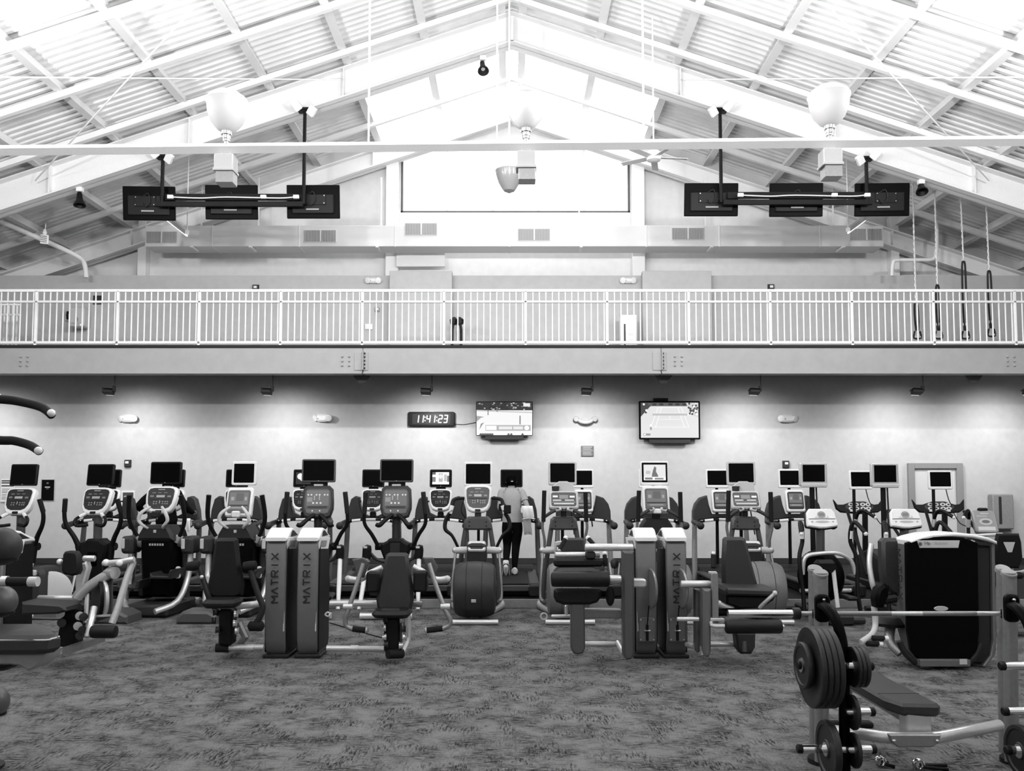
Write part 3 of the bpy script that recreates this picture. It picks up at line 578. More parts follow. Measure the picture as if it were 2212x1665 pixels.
# digital clock reading 11:41:23
c = q(932, 905, WALL-.06); W, Hh = xw(1106+100, WALL), 31/F*WALL; t = Thing('digital_clock', 'black digital wall clock with white lit digits reading 11:41:23', 'clock', c)
t.part('case', 'black_plastic', MB().prism(rrect(W, Hh, .03), (c.x, WALL, c.z), *XZ, .09, .012)); t.part('face', 'dark_plastic', MB().box((c.x, WALL-.092, c.z), (W*.82, .006, Hh*.7)))
SEG = {'1': 'bc', '4': 'bcfg', '2': 'abged', '3': 'abgcd'}; polys = []
def digit(ch, cx, w=.068, h=.15):
    hx, hy = w/2, h/2; L = {'a': ((-hx, hy), (hx, hy)), 'b': ((hx, hy), (hx, 0)), 'c': ((hx, 0), (hx, -hy)), 'd': ((-hx, -hy), (hx, -hy)), 'e': ((-hx, -hy), (-hx, 0)), 'f': ((-hx, 0), (-hx, hy)), 'g': ((-hx, 0), (hx, 0))}
    for s_ in SEG[ch]:
        (x0, y0), (x1, y1) = L[s_]; polys.extend(stroke([(cx+x0+y0*.12, y0), (cx+x1+y1*.12, y1)], .022, 1.3))
xs_ = [-.30, -.20, -.06, .04, .19, .30]
for ch, x in zip('114123', xs_): digit(ch, x)
for x in (-.13, .115): polys += [(1.3, R4(x-.012, yy-.012, x+.012, yy+.012)) for yy in (.035, -.035)]
picture(t, 'digits', (c.x, WALL-.097, c.z), *XZ, polys, 'screen_picture')
t.part('sensor', 'pale_plastic', MB().box((c.x, WALL-.05, c.z+Hh/2+.005), (.12, .05, .02), .006)); t.part('cord', 'dark_plastic', MB().tube([c+V(W/2, .04, -.1), c+V(W/2+.2, .05, -.11), q(1028, 912, WALL-.02)], .007, 5, 4))
# wall televisions
def wall_tv(x0, x1, y0, y1, polys, lab, bez, box):
    Yt = WALL-.16; a, b_ = q(x0, y1, Yt), q(x1, y0, Yt); W, Hh = b_.x-a.x, b_.z-a.z; c = (a+b_)/2
    t = Thing('wall_television', lab, 'television', c, 'televisions on the lower wall'); R = Matrix.Rotation(-.05, 3, 'X')
    t.part('casing', 'black_gloss', MB().prism(rrect(W, Hh, .02), c+V(0, .05, 0), *XZ, .05, .008)); t.part('wall_bracket', 'black_plastic', MB().box(c+V(0, .1, -.02), (.4, .12, .3), .01))
    t.part('speaker_strip', 'charcoal', MB().box(c+V(0, .03, -Hh/2-.04), (W*.68, .07, .09), .01)); picture(t, 'screen', c+V(0, 0, 0), (W-2*bez, 0, 0), (0, 0, Hh-2*bez), polys, 'screen_picture')
    if box: t.part('set_top_box', 'black_plastic', MB().box(c+V(-W*.14, .03, Hh/2+.03), (.3, .08, .06), .006))
    return t
rnd = random.Random(3); P = [(.85, R4(-.5, -.5, .5, .5)), (.02, R4(-.5, .25, .5, .5))]
P += [(rnd.choice((.01, .05, .3, .5)), R4(x, y, x+.03, y+.03)) for x, y in [(rnd.uniform(-.5, .46), rnd.uniform(.25, .46)) for _ in range(70)]]
P += [(.75, R4(.34, .36, .46, .46)), (.55, [(-.5, .22), (.5, .16), (.5, .2), (-.5, .26)]), (.35, [(-.5, -.1), (-.42, .02), (-.36, .05), (-.5, .08)]), (.4, R4(-.34, -.37, .47, -.2)), (.9, R4(-.33, -.35, -.14, -.22)), (.75, R4(-.1, -.33, .14, -.24)), (.75, R4(.16, -.33, .33, -.24))]
P += [(.9, circ(.045, 12, .4, -.285, .07)), (.15, R4(.27, -.18, .29, .04)), (.3, circ(.015, 8, .28, .06, .03)), (.15, R4(-.3, .1, -.285, .27)), (.2, R4(-.14, .2, -.12, .33)), (.2, [(-.45, -.35), (-.4, -.2), (-.36, -.12), (-.42, -.16)])]
P += [(.05, [(x, -.5), (x+.05, -.5), (x+.03, -.44), (x+.01, -.46)]) for x in [-.45+.03*k for k in range(8)] + [.05, .1, .3]]
wall_tv(1028, 1151, 867, 941, P, 'wall television showing a basketball game', .012, False)
P = [(.72, R4(-.5, -.5, .5, .5)), (.1, R4(-.5, .4, .5, .5)), (.05, [(-.5, .1), (-.32, .42), (-.5, .5)]), (.6, [(.28, .5), (.5, .5), (.5, .08), (.38, .15)])]
P += [(rnd.choice((.05, .9)), circ(.02, 6, x, y, .035)) for x, y in [(rnd.uniform(.33, .49), rnd.uniform(.15, .48)) for _ in range(26)] + [(rnd.uniform(-.49, -.38), rnd.uniform(.2, .48)) for _ in range(12)]]
P += [(rnd.choice((.6, .03)), R4(x, .42, x+.07, .48)) for x in (-.3, -.18, -.02, .1, .22)]
for a, b_ in (((-.2, .36), (-.33, -.2)), ((.2, .36), (.33, -.2)), ((-.14, .36), (-.25, -.2)), ((.14, .36), (.25, -.2)), ((-.25, -.2), (.25, -.2)), ((-.33, -.2), (.33, -.2)), ((-.2, .36), (.2, .36)), ((0, .2), (0, .02)), ((-.2, .02), (.2, .02)), ((-.3, .2), (.3, .2))): P += stroke([a, b_], .008, 1.0)
P += [(.5, R4(-.3, .13, .3, .2)), (.8, R4(-.3, .19, .3, .2)), (1, circ(.02, 8, -.33, -.16, .04)), (.3, R4(-.345, -.28, -.315, -.19)), (.3, R4(-.46, -.44, -.34, -.38)), (.9, R4(-.45, -.43, -.42, -.39))]
wall_tv(1381, 1512, 866, 949, P, 'wall television showing a tennis match, with a small box on top', .035, True)
# notices, posters
def board(x0, x1, y0, y1, m_, polys, lab, cat='sign', frame_=None):
    a, b_ = q(x0, y1, WALL), q(x1, y0, WALL); c = (a+b_)/2; t = Thing('wall_notice', lab, cat, c); W, Hh = b_.x-a.x, b_.z-a.z
    t.part('panel', m_, MB().box(c+V(0, -.012, 0), (W, .024, Hh), .004)); picture(t, 'print', c+V(0, -.025, 0), (W, 0, 0), (0, 0, Hh), polys)
    if frame_: t.part('frame', frame_, MB().box(c+V(0, -.006, 0), (W+.03, .012, Hh+.03), .003))
P = [(.12, R4(-.5, .04, .5, .5)), (.12, R4(-.5, -.5, .5, -.02))] + [(.42, R4(-.4+.05*(k % 2), z, .4-.06*(k % 3), z+.05)) for k, z in enumerate((.38, .28, .18, .08, -.12, -.22, -.32, -.42))]
board(1255, 1282, 963, 985, 'grille_grey', P, 'small grey lettered notice on the wall between the televisions')
board(90, 118, 1036, 1081, 'poster_black', [(.5, R4(-.22, .12, .2, .17)), (.12, R4(-.1, .3, .08, .38)), (.15, R4(-.12, .05, .1, .08))], 'black poster with small pale lettering on the wall', 'poster', 'silver')
P = [(.75, R4(-.5, -.5, .5, .5))] + [(.05, R4(-.45, z, .45, z+.06)) for z in (.4, .31, .18)] + [(.2, R4(-.4, z, .3, z+.03)) for z in (.05, -.03, -.1, -.2, -.3, -.38)]
board(2, 34, 1035, 1084, 'white_plastic', P, 'white lettered notice partly behind the first elliptical screen', 'poster')
P = [(.06, R4(-.38, -.3, .42, .42)), (.5, circ(.3, 16, .0, .2, .06)), (.25, circ(.22, 16, .05, .05, .05))]
board(262, 292, 1060, 1102, 'white_plastic', P, 'white framed poster with a dark picture on the wall', 'poster')
# door and towel dispenser
a, b_ = q(1965, 1232, WALL), q(2076, 1000, WALL); z1 = b_.z; fr = .13
dr = struct('door_1', 'door_frame', MB().box((a.x+fr/2, WALL-.03, (PLAT+z1)/2), (fr, .1, z1-PLAT), .01).box((b_.x-fr/2, WALL-.03, (PLAT+z1)/2), (fr, .1, z1-PLAT), .01).box(((a.x+b_.x)/2, WALL-.03, z1-.06), (b_.x-a.x-2*fr+.01, .1, .12), .01), 'pale door in a grey steel frame', None)
struct('door_leaf', 'door_paint', MB().box(((a.x+b_.x)/2, WALL-.012, (PLAT+z1-.12)/2), (b_.x-a.x-2*fr, .02, z1-.12-PLAT), .003), '', dr)
struct('door_handle', 'chrome', MB().tube([V(b_.x-.25, WALL-.02, 1.15), V(b_.x-.25, WALL-.08, 1.15), V(b_.x-.36, WALL-.08, 1.15)], .012, 8), '', dr)
a, b_ = q(2135, 1142, WALL), q(2177, 1067, WALL); c = (a+b_)/2; t = Thing('towel_dispenser', 'grey wall dispenser with a dark vertical slot beside the door', 'dispenser', c)
t.part('body', 'fascia_grey', MB().box(c+V(0, -.1, 0), (b_.x-a.x, .2, b_.z-a.z), .02)); t.part('slot', 'print_dark', MB().box(c+V(-.07, -.203, .03), (.055, .012, .56), .003)); t.part('tray', 'charcoal', MB().box(c+V(0, -.1, -(b_.z-a.z)/2-.02), (.3, .16, .04), .008))
# ================================================================ cardio machines (built once each, local metres, y away from the viewer)
def RX(a): return Matrix.Rotation(a, 3, 'X')
def tilted(c, a):
    """u, w axes of a face leaning back by a"""
    return V(1, 0, 0), V(0, math.sin(a), math.cos(a))
def screen(T, c, w, h, m='black_plastic', border=.02, tilt=.1, lit=None, chin=.0, parent=None, name='screen'):
    c = Vector(c); u, z = tilted(c, tilt); n = u.cross(z)
    s = T.part(name, m, MB().prism(rrect(w, h, .025), c - n*.025, u, z, .05, .009), parent)
    T.part('display', 'screen_black', MB().prism(rrect(w-2*border, h-2*border-chin, .012, cy=chin/2), c + n*.022, u, z, .006, .002), s)
    if lit: picture(T, 'picture', c + n*.0285 + z*(chin/2), u*((w-2*border)*.86), z*((h-2*border-chin)*.8), lit, 'screen_picture', s)
    T.part('power_light', 'white_plastic', MB().box(c + n*.028 - z*(h/2-border*.9-chin*.6), (.008, .004, .008)), s)
    return s
SHIELD = lambda w, h: [(-w*.30, h/2), (w*.30, h/2), (w*.44, h*.46), (w*.5, h*.36), (w*.49, h*.05), (w*.45, -h*.25), (w*.36, -h*.42), (w*.2, -h*.5), (-w*.2, -h*.5), (-w*.36, -h*.42), (-w*.45, -h*.25), (-w*.49, h*.05), (-w*.5, h*.36), (-w*.44, h*.46)]
def decals(kind, g=.4):
    r = random.Random(5); P = []
    if kind == 'shield':
        P = [(g, R4(-.13, .40, .13, .44)), (g*.6, R4(-.34, .24, -.2, .28)), (g*.6, R4(-.12, .25, .02, .28)), (g*.6, R4(.1, .25, .24, .28)), (g*1.1, R4(-.16, .04, .16, .15)), (g*.6, R4(-.4, .06, -.26, .14)), (g*.6, R4(.26, .05, .4, .13)), (.01, R4(-.42, -.06, .4, -.02)), (g*1.2, R4(-.015, -.24, .015, -.1))]
        P += [(g*.8, circ(.03, 8, x, y)) for x in (-.22, -.12, .12, .22, .3) for y in (-.16, -.26)]
    elif kind == 'dots':
        P = [(.16, R4(-.42, -.18, .42, .44)), (.30, R4(-.4, -.02, -.2, .16)), (.02, R4(-.36, -.28, .36, -.19)), (.12, R4(-.4, -.46, .4, -.3))]
        P += [(.75, circ(.035, 8, x, .26)) for x in (-.36, -.24, -.05, .07, .26, .37)] + [(.75, circ(.02, 6, x, y)) for x in (-.12, .07) for y in (.2, .14, .08)] + [(.75, circ(.04, 8, x, -.07)) for x in (-.16, -.02, .12)] + [(.8, circ(.03, 8, x, -.38)) for x in (-.18, .1)]
    elif kind == 'panel':
        P = [(.16, R4(-.42, -.34, .42, .4)), (.10, R4(-.14, .02, .2, .36)), (.35, R4(-.36, .05, -.22, .2)), (.35, R4(.26, .05, .36, .2)), (.01, R4(-.42, -.2, .42, -.14)), (.3, R4(-.3, -.3, .3, -.24))]
    elif kind == 'pale':
        P = [(.25, R4(-.18, .02, .18, .3)), (.75, R4(-.44, .12, -.24, .26)), (.75, R4(.24, .1, .44, .24)), (.75, R4(-.44, -.12, -.1, -.05)), (.75, R4(.04, -.12, .4, -.05)), (.3, R4(-.46, -.26, .46, -.2)), (.75, R4(-.4, -.38, .4, -.3))]
    elif kind == 'white':
        P = [(.32, circ(.16, 12, 0, .2, .22)), (.2, R4(-.1, .12, .1, .3)), (.02, R4(-.5, -.08, .5, -.04)), (.3, R4(-.26, -.0, .26, .03)), (.45, circ(.26, 16, 0, -.24, .07)), (.3, R4(-.42, -.28, -.36, -.2)), (.3, R4(.36, -.28, .42, -.2))] + [(.15, circ(.02, 6, x, .1)) for x in (-.2, .22)]
    return P
def console(T, c, w, h, frame_m, face_m, kind, tilt=.35, shape='shield', g=.4, slot=True):
    c = Vector(c); u, z = tilted(c, tilt); n = u.cross(z)
    pl = SHIELD(w, h) if shape == 'shield' else rrect(w, h, .04) if shape == 'rect' else [(-w*.36, h*.5), (w*.36, h*.5), (w*.47, h*.4), (w*.5, h*.0), (w*.5, -h*.22), (w*.42, -h*.46), (w*.3, -h*.5), (-w*.3, -h*.5), (-w*.42, -h*.46), (-w*.5, -h*.22), (-w*.5, 0), (-w*.47, h*.4)]
    o = T.part('console', frame_m, MB().prism(pl, c - n*.07, u, z, .1, .018, 1.0))
    k = .84; sh = .04*h if shape == 'shield' else 0
    f = T.part('face', face_m, MB().prism([(x*k, y*(k-.06)+sh) for x, y in pl], c + n*.022, u, z, .013, .003), o)
    picture(T, 'buttons', c + n*.0355 + z*sh, u*(w*k), z*(h*(k-.06)), decals(kind, g), 'printed', o)
    if slot: T.part('slot', 'black_plastic', MB().prism(rrect(w*.2, h*.09, .008), c + n*.028 - z*(h*.44), u, z, .006, .002), o)
    return o
def sides(fn):
    for s in (-1, 1): fn(s)
def mirror(pts, s): return [(s*x, y, z) for x, y, z in pts]
LIT1 = [(.9, R4(-.5, -.5, .5, .5)), (.1, R4(-.5, .3, -.3, .5)), (.45, R4(-.12, -.3, .12, .4)), (.8, circ(.12, 10, 0, .15, .2)), (.2, R4(-.5, -.3, -.3, .1)), (.5, R4(.2, -.25, .36, .3)), (1.0, R4(-.5, -.5, .5, -.36)), (.15, R4(.38, -.3, .5, .2))]
LIT2 = [(.004, R4(-.5, -.5, .5, .5)), (1.0, circ(.2, 12, -.22, .15, .26)), (1.0, circ(.2, 12, -.05, .02, .3)), (.9, circ(.16, 12, .2, .1, .25)), (.85, circ(.12, 12, .36, .12, .15))]
LIT3 = [(.75, R4(-.5, -.5, .5, .5)), (.15, [(-.15, -.5), (-.12, -.1), (-.06, .2), (.0, .4), (.08, .3), (.06, .05), (.14, -.15), (.2, -.5)]), (.95, R4(-.5, -.5, .5, -.28)), (.2, R4(-.45, -.46, -.1, -.32)), (.25, R4(.0, -.46, .4, -.34)), (.5, R4(-.4, -.1, -.2, .1))]
# ---------------------------------------------------------------- treadmill with a shield console
def treadmill(label, kind='a', lit=None):
    t = Thing('treadmill', label, 'treadmill', (0, 0, 0), 'treadmills along the wall')
    t.part('belt', 'black_rubber', MB().box((0, .95, .185), (.5, 1.86, .02), .005))
    t.part('frame', 'black_plastic', MB().box((0, 1.05, .09), (.66, 2.0, .16), .02)); t.part('end_guard', 'mid_grey', MB().prism(rrect(.6, .09, .035), (0, .02, .13), *XZ, .06, .012))
    for s in (-1, 1):
        t.part('side_rail', 'charcoal', MB().box((s*.335, 1.0, .175), (.15, 1.96, .05), .015)); t.part('rear_cap', 'dark_plastic', MB().prism(rrect(.17, .17, .04), (s*.335, .05, .1), *XZ, .16, .02))
        t.part('upright', 'mid_grey' if kind == 'a' else 'silver_dark', MB().tube([V(s*.46, 1.62, .06), V(s*.44, 1.7, .6), V(s*.425, 1.74, 1.08)], [.045, .045, .04], 8, 3, flat=.7)); t.part('rail_arm', 'dark_plastic', MB().tube([V(s*.43, 1.76, 1.02), V(s*.44, 1.5, 1.02), V(s*.45, 1.2, .98)], [.05, .04, .05], 10, 3))
        t.part('arm_knob', 'charcoal', MB().ball((s*.45, 1.18, .98), .062, 12))
        t.part('grip_band', 'white_plastic', MB().tube([V(s*.31, 1.5, 1.045), V(s*.17, 1.49, 1.06)], .026, 8)); t.part('bolt', 'chrome', MB().ball((s*.36, 1.47, 1.05), .014, 8))
    t.part('motor_hood', 'dark_plastic', MB().prism([(1.74, .1), (1.78, .24), (1.9, .3), (2.1, .28), (2.18, .1)], (-.36, 0, 0), (0, 1, 0), (0, 0, 1), .72, .02))
    t.part('cross_bar', 'black_plastic', MB().tube([V(-.43, 1.52, 1.02), V(-.2, 1.5, 1.06), V(0, 1.49, 1.065), V(.2, 1.5, 1.06), V(.43, 1.52, 1.02)], .023, 8, 3)); t.part('grip_band', 'pale_plastic', MB().tube([V(-.08, 1.49, 1.066), V(.08, 1.49, 1.066)], .026, 8))
    if kind == 'a': dash = [(-.44, 1.02), (-.42, 1.22), (-.37, 1.40), (-.30, 1.45), (-.23, 1.43), (-.215, 1.30), (-.18, 1.17), (-.08, 1.12), (.08, 1.12), (.18, 1.17), (.215, 1.30), (.23, 1.43), (.30, 1.45), (.37, 1.40), (.42, 1.22), (.44, 1.02), (.30, 1.06), (0, 1.085), (-.30, 1.06)]
    else: dash = [(-.46, 1.0), (-.455, 1.2), (-.42, 1.32), (-.34, 1.42), (-.22, 1.46), (-.19, 1.3), (-.14, 1.15), (.14, 1.15), (.19, 1.3), (.22, 1.46), (.34, 1.42), (.42, 1.32), (.455, 1.2), (.46, 1.0), (.33, 1.05), (0, 1.085), (-.33, 1.05)]
    t.part('dash', 'charcoal', MB().prism(dash, (0, 1.84, .0), *XZ, .16, .02))
    if kind == 'a':
        t.part('stay', 'black_plastic', MB().tube([V(-.26, 1.72, 1.36), V(.26, 1.72, 1.36)], .012, 6)); t.part('neck', 'black_plastic', MB().box((0, 1.7, 1.14), (.1, .08, .1), .015))
        console(t, (0, 1.64, 1.385), .385, .37, 'white_plastic', 'black_plastic', 'shield', .25, g=.16 if not lit else .22)
        screen(t, (0, 1.70, 1.745), .37, .30, 'black_plastic', .022, .1, lit); t.part('mount', 'black_plastic', MB().box((0, 1.73, 1.58), (.16, .05, .05), .008))
    else:
        console(t, (0, 1.64, 1.37), .31, .38, 'white_plastic', 'dark_plastic', 'panel', .25, 'rect', slot=False)
        screen(t, (0, 1.9, 1.745), .39, .32, 'white_plastic', .028, .06, lit, .02); t.part('stand_pole', 'black_plastic', MB().tube([V(0, 1.93, 1.66), V(0, 1.94, .02)], [.025, .025, .03], 8)); t.part('stand_foot', 'black_plastic', MB().box((0, 1.95, .012), (.3, .3, .024), .006))
        t.part('stop_cord', 'black_plastic', MB().tube([V(.12, 1.5, 1.05), V(.13, 1.48, .95)], .012, 6))
    return t.o
TY = 12.3
A_POS = ((242, 0, 'treadmill with a blank black screen behind the second elliptical from the poster'), (379, 0, 'treadmill used by the person in black behind the first tall black climber'), (515, 0, 'treadmill mostly hidden behind the second tall black climber'),
         (808, 0, 'treadmill with a blank black screen left of the one with a lit broadcast'), (1105, 0, 'treadmill the woman in the grey shirt is running on'))
pa_ = treadmill('proto'); used = False
for x, rz, lab in A_POS: place(pa_, used, (xw(x, TY+1.7), TY, PLAT), 0, lab); used = True
for x, lab, lit in ((660, 'treadmill whose screen shows bright white shapes, behind the dark-consoled ellipticals', LIT2), (953, 'treadmill whose lit screen shows a broadcast, left of the drum elliptical', LIT1)):
    o = treadmill(lab, 'a', lit); o.location = (xw(x, TY+1.7), TY, PLAT)
pb_ = treadmill('proto', 'b'); used = False
for x, lab in ((1258, 'treadmill with a white-framed screen right of the running woman'), (1405, 'treadmill hidden behind the elliptical whose screen is lit'), (1550, 'treadmill with a white-framed screen behind the grey leg machine seat'), (1707, 'treadmill with a white-framed screen below a fire strobe')): place(pb_, used, (xw(x, TY+1.8), TY, PLAT), 0, lab); used = True
# ---------------------------------------------------------------- climber with a winged black console
def wing_machine(label):
    t = Thing('stair_climber', label, 'climber', (0, 0, 0), 'climbers with winged consoles')
    t.part('base', 'black_plastic', MB().box((0, .9, .08), (.62, 1.7, .14), .02)); t.part('step_housing', 'black_plastic', MB().prism([(.5, .1), (.7, .5), (1.1, .62), (1.5, .5), (1.6, .1)], (-.22, 0, 0), (0, 1, 0), (0, 0, 1), .44, .03))
    bat = [(-.42, 1.42), (-.36, 1.33), (-.26, 1.33), (-.18, 1.36), (-.1, 1.385), (.1, 1.385), (.18, 1.36), (.26, 1.33), (.34, 1.34), (.42, 1.43), (.40, 1.25), (.32, 1.2), (0, 1.17), (-.32, 1.2), (-.39, 1.26)]
    o = t.part('console', 'black_plastic', MB().prism(bat, (0, 1.62, .0), (1, 0, 0), (0, .25, .97), .06, .012))
    u, z = V(1, 0, 0), V(0, .25, .97).normalized(); c = V(0, 1.62, 0) + V(0, .25, .97)*1.29 + u.cross(z)*.062
    P = [(.03, circ(.24, 20, 0, 0, .085))]+[(.75, circ(.045, 10, x, y, .03)) for x in (-.14, -.05, .06, .15) for y in (.04, -.03)] + [(.02, circ(.022, 8, x, y, .014)) for x in (-.14, -.05, .06, .15) for y in (.04, -.03)] + [(.75, R4(-.17, -.085, -.06, -.062)), (.75, R4(.06, -.085, .17, -.062))]
    picture(t, 'buttons', c, u, z, P, 'printed', o)
    for s in (-1, 1):
        t.part('handlebar', 'black_plastic', MB().tube([V(s*.08, 1.1, 1.12), V(s*.2, 1.25, 1.22), V(s*.26, 1.35, 1.15), V(s*.27, 1.42, .9), V(s*.24, 1.3, .55), V(s*.22, 1.1, .2)], .028, 10, 4)); t.part('grip_band', 'pale_plastic', MB().tube([V(s*.266, 1.38, 1.08), V(s*.27, 1.42, .95)], .031, 10)); t.part('grip_end', 'white_plastic', MB().ball((s*.075, 1.095, 1.117), .03, 8))
        t.part('frame_tube', 'black_plastic', MB().tube([V(s*.3, 1.65, 1.2), V(s*.36, 1.2, .8), V(s*.4, .4, .1)], .025, 8)); t.part('pedal', 'black_plastic', MB().box((s*.16, .45, .32 if s > 0 else .2), (.16, .38, .05), .015))
    t.part('mast', 'black_plastic', MB().tube([V(0, 1.7, .1), V(0, 1.66, 1.2)], .045, 8)); t.part('stand_pole', 'black_plastic', MB().tube([V(-.1, 1.85, 1.62), V(-.1, 1.86, .02)], .026, 8)); screen(t, (0, 1.82, 1.72), .385, .32, 'white_plastic', .028, .06, None, .02)
    t.part('stand_foot', 'black_plastic', MB().box((-.1, 1.86, .012), (.28, .28, .024), .006)); t.part('cord', 'black_plastic', MB().tube([V(.1, 1.84, 1.56), V(.12, 1.8, 1.4), V(.14, 1.72, 1.28)], .008, 5, 3)); t.part('cord', 'black_plastic', MB().tube([V(.12, 1.6, 1.17), V(.2, 1.55, 1.0), V(.34, 1.5, .95), V(.4, 1.5, 1.02)], .008, 5, 4))
    return t.o
pw = wing_machine('proto'); place(pw, False, (xw(1856, TY+1.8), TY, PLAT), 0, 'black climber with a winged console between the two white-consoled trainers'); place(pw, True, (xw(1999, TY+1.8), TY, PLAT), -.12, 'black climber with a winged console in front of the door')
# ---------------------------------------------------------------- rear-drum elliptical
def drum_elliptical(label, style):
    t = Thing('elliptical_trainer', label, 'elliptical', (0, 0, 0), 'elliptical trainers in the front cardio row'); y0 = 1.35
    R_, W_ = .365, .27
    prof = [(.02, -W_), (R_*.72, -W_), (R_*.86, -W_*.92), (R_*.94, -W_*.72), (R_*.985, -W_*.35), (R_, 0), (R_*.985, W_*.35), (R_*.94, W_*.72), (R_*.86, W_*.92), (R_*.72, W_), (.02, W_)]
    d = t.part('drum_cover', 'charcoal' if style == 'a' else 'drum_grey', MB().lathe(prof, (0, .42, .40), (1, 0, 0), 36)); t.part('drum_badge', 'pale_plastic', MB().box((0, .055, .3), (.06, .012, .04), .003, RX(.25)), d)
    for s in (-1, 1): t.part('cover_seam', 'dark_plastic', MB().lathe([(R_*.99+.001, -.003), (R_*.995+.002, 0), (R_*.99+.001, .003)], (s*.1, .42, .40), (1, 0, 0), 36), d)
    t.part('base_bar', 'silver', MB().tube([V(-.31, .06, .035), V(.31, .06, .035)], .034, 10)); t.part('spine', 'silver_dark', MB().box((0, .9, .09), (.14, 1.2, .1), .02))
    t.part('centre_tower', 'dark_plastic', MB().prism(rrect(.27, .75, .05, cy=.58), (0, 1.1, 0), *XZ, .18, .03)); t.part('tower_panel', 'silver', MB().prism(rrect(.25, .17, .04), (0, .98, .90), (1, 0, 0), (0, .6, .8), .05, .015)); t.part('tower_insert', 'dark_plastic', MB().prism(rrect(.18, .1, .02), (0, .945, .915), (1, 0, 0), (0, .6, .8), .015, .004)); t.part('badge', 'silver', MB().lathe([(.045, 0), (.045, .01)], (0, .915, .62), (0, -1, 0), 16))
    if style != 'b2':
        t.part('frame_head', 'mid_grey', MB().prism([(-.14, 1.31), (.14, 1.31), (.185, 1.27), (.2, 1.13), (.12, 1.12), (-.12, 1.12), (-.2, 1.13), (-.185, 1.27)], (0, y0+.09, 0), *XZ, .16, .025))
        for sx in (-.12, .12):
            for z in (1.18, 1.24): t.part('bolt', 'dark_plastic', MB().ball((sx, y0-.072, z), .012, 8))
    else: t.part('frame_head', 'dark_plastic', MB().prism([(-.16, 1.29), (.16, 1.29), (.23, 1.18), (.25, 1.05), (-.25, 1.05), (-.23, 1.18)], (0, y0+.09, 0), *XZ, .16, .03))
    for s in (-1, 1):
        t.part('frame_leg', 'mid_grey', MB().tube(mirror([(.165, y0, 1.2), (.22, y0, .85), (.29, y0+.06, .3), (.3, y0+.1, .1)], s), [.034, .036, .036, .05], 10, 3)); t.part('foot', 'silver', MB().tube(mirror([(.3, y0+.1, .12), (.34, y0+.05, .05), (.2, y0-.45, .03)], s), [.045, .045, .03], 10, 3))
        t.part('pivot', 'pale_plastic', MB().tube(mirror([(.13, y0-.2, .85), (.31, y0-.2, .85)], s), .05, 14)); t.part('pivot_cap', 'silver', MB().ball((s*.31, y0-.2, .85), .045, 10))
        if style == 'a':
            t.part('handlebar', 'black_plastic', MB().tube(mirror([(.26, y0-.2, .87), (.35, y0-.22, 1.05), (.445, y0-.22, 1.14), (.44, y0-.2, 1.27), (.37, y0-.2, 1.4), (.335, y0-.15, 1.55), (.2, y0-.05, 1.57)], s), [.02, .022, .028, .028, .026, .026, .022], 10, 5)); t.part('grip_band', 'white_plastic', MB().tube(mirror([(.385, y0-.2, 1.36), (.352, y0-.19, 1.47)], s), .03, 10))
        else:
            t.part('handlebar', 'silver_dark', MB().tube(mirror([(.28, y0-.2, .84), (.28, y0-.25, 1.0), (.31, y0-.28, 1.17), (.295, y0-.3, 1.3)], s), .02, 10, 4)); t.part('grip', 'black_rubber', MB().tube(mirror([(.297, y0-.3, 1.25), (.285, y0-.33, 1.68 if s < 0 else 1.66)], s), .031, 10))
            t.part('fixed_grip', 'charcoal', MB().tube(mirror([(.03, y0-.12, 1.42), (.14, y0-.2, 1.40), (.30, y0-.26, 1.30)], s), [.022, .026, .022], 10, 3)); t.part('grip_band', 'pale_plastic', MB().tube(mirror([(.05, y0-.135, 1.42), (.13, y0-.195, 1.40)], s), .027, 10))
        t.part('link_arm', 'silver_dark', MB().tube(mirror([(.30, y0-.2, .85), (.33, y0-.3, .5), (.34, y0-.35, .22), (.3, y0-.6, .2)], s), .02, 8, 3)); t.part('foot_pedal', 'black_plastic', MB().box((s*.2, .85, .30 if s < 0 else .42), (.15, .42, .05), .02, RX(-.08 if s < 0 else .1)))
    if style == 'a':
        t.part('console_neck', 'charcoal', MB().box((0, y0, 1.35), (.09, .08, .12), .015)); console(t, (0, y0-.03, 1.56), .39, .385, 'white_plastic', 'mid_grey', 'shield', .2, g=.45)
        screen(t, (0, y0+.05, 1.915), .41, .345, 'white_plastic', .03, .06); t.part('phone_holder', 'black_plastic', MB().box((.42, y0-.28, 1.42), (.1, .03, .12), .01)); t.part('stand_pole', 'black_plastic', MB().tube([V(0, y0+.2, 1.8), V(0, y0+.22, .02)], .022, 8)); t.part('cable', 'black_plastic', MB().tube([V(-.2, y0, 1.55), V(-.24, y0-.04, 1.4), V(-.17, y0-.05, 1.28)], .009, 6, 4))
    elif style == 'b':
        t.part('console_neck', 'dark_plastic', MB().box((0, y0, 1.36), (.08, .08, .14), .015)); console(t, (0, y0-.05, 1.54), .42, .29, 'pale_plastic', 'mid_grey', 'pale', .55, 'rect', slot=False); t.part('reading_rest', 'pale_plastic', MB().prism([(-.17, 0), (.17, 0), (.15, .14), (.06, .19), (-.06, .19), (-.15, .12)], (0, y0+.1, 1.62), *XZ, .03, .01)); t.part('cup_holder', 'charcoal', MB().lathe([(.045, 0), (.055, .12), (.04, .12), (.03, .02)], (-.11, y0+.05, 1.62), n=14))
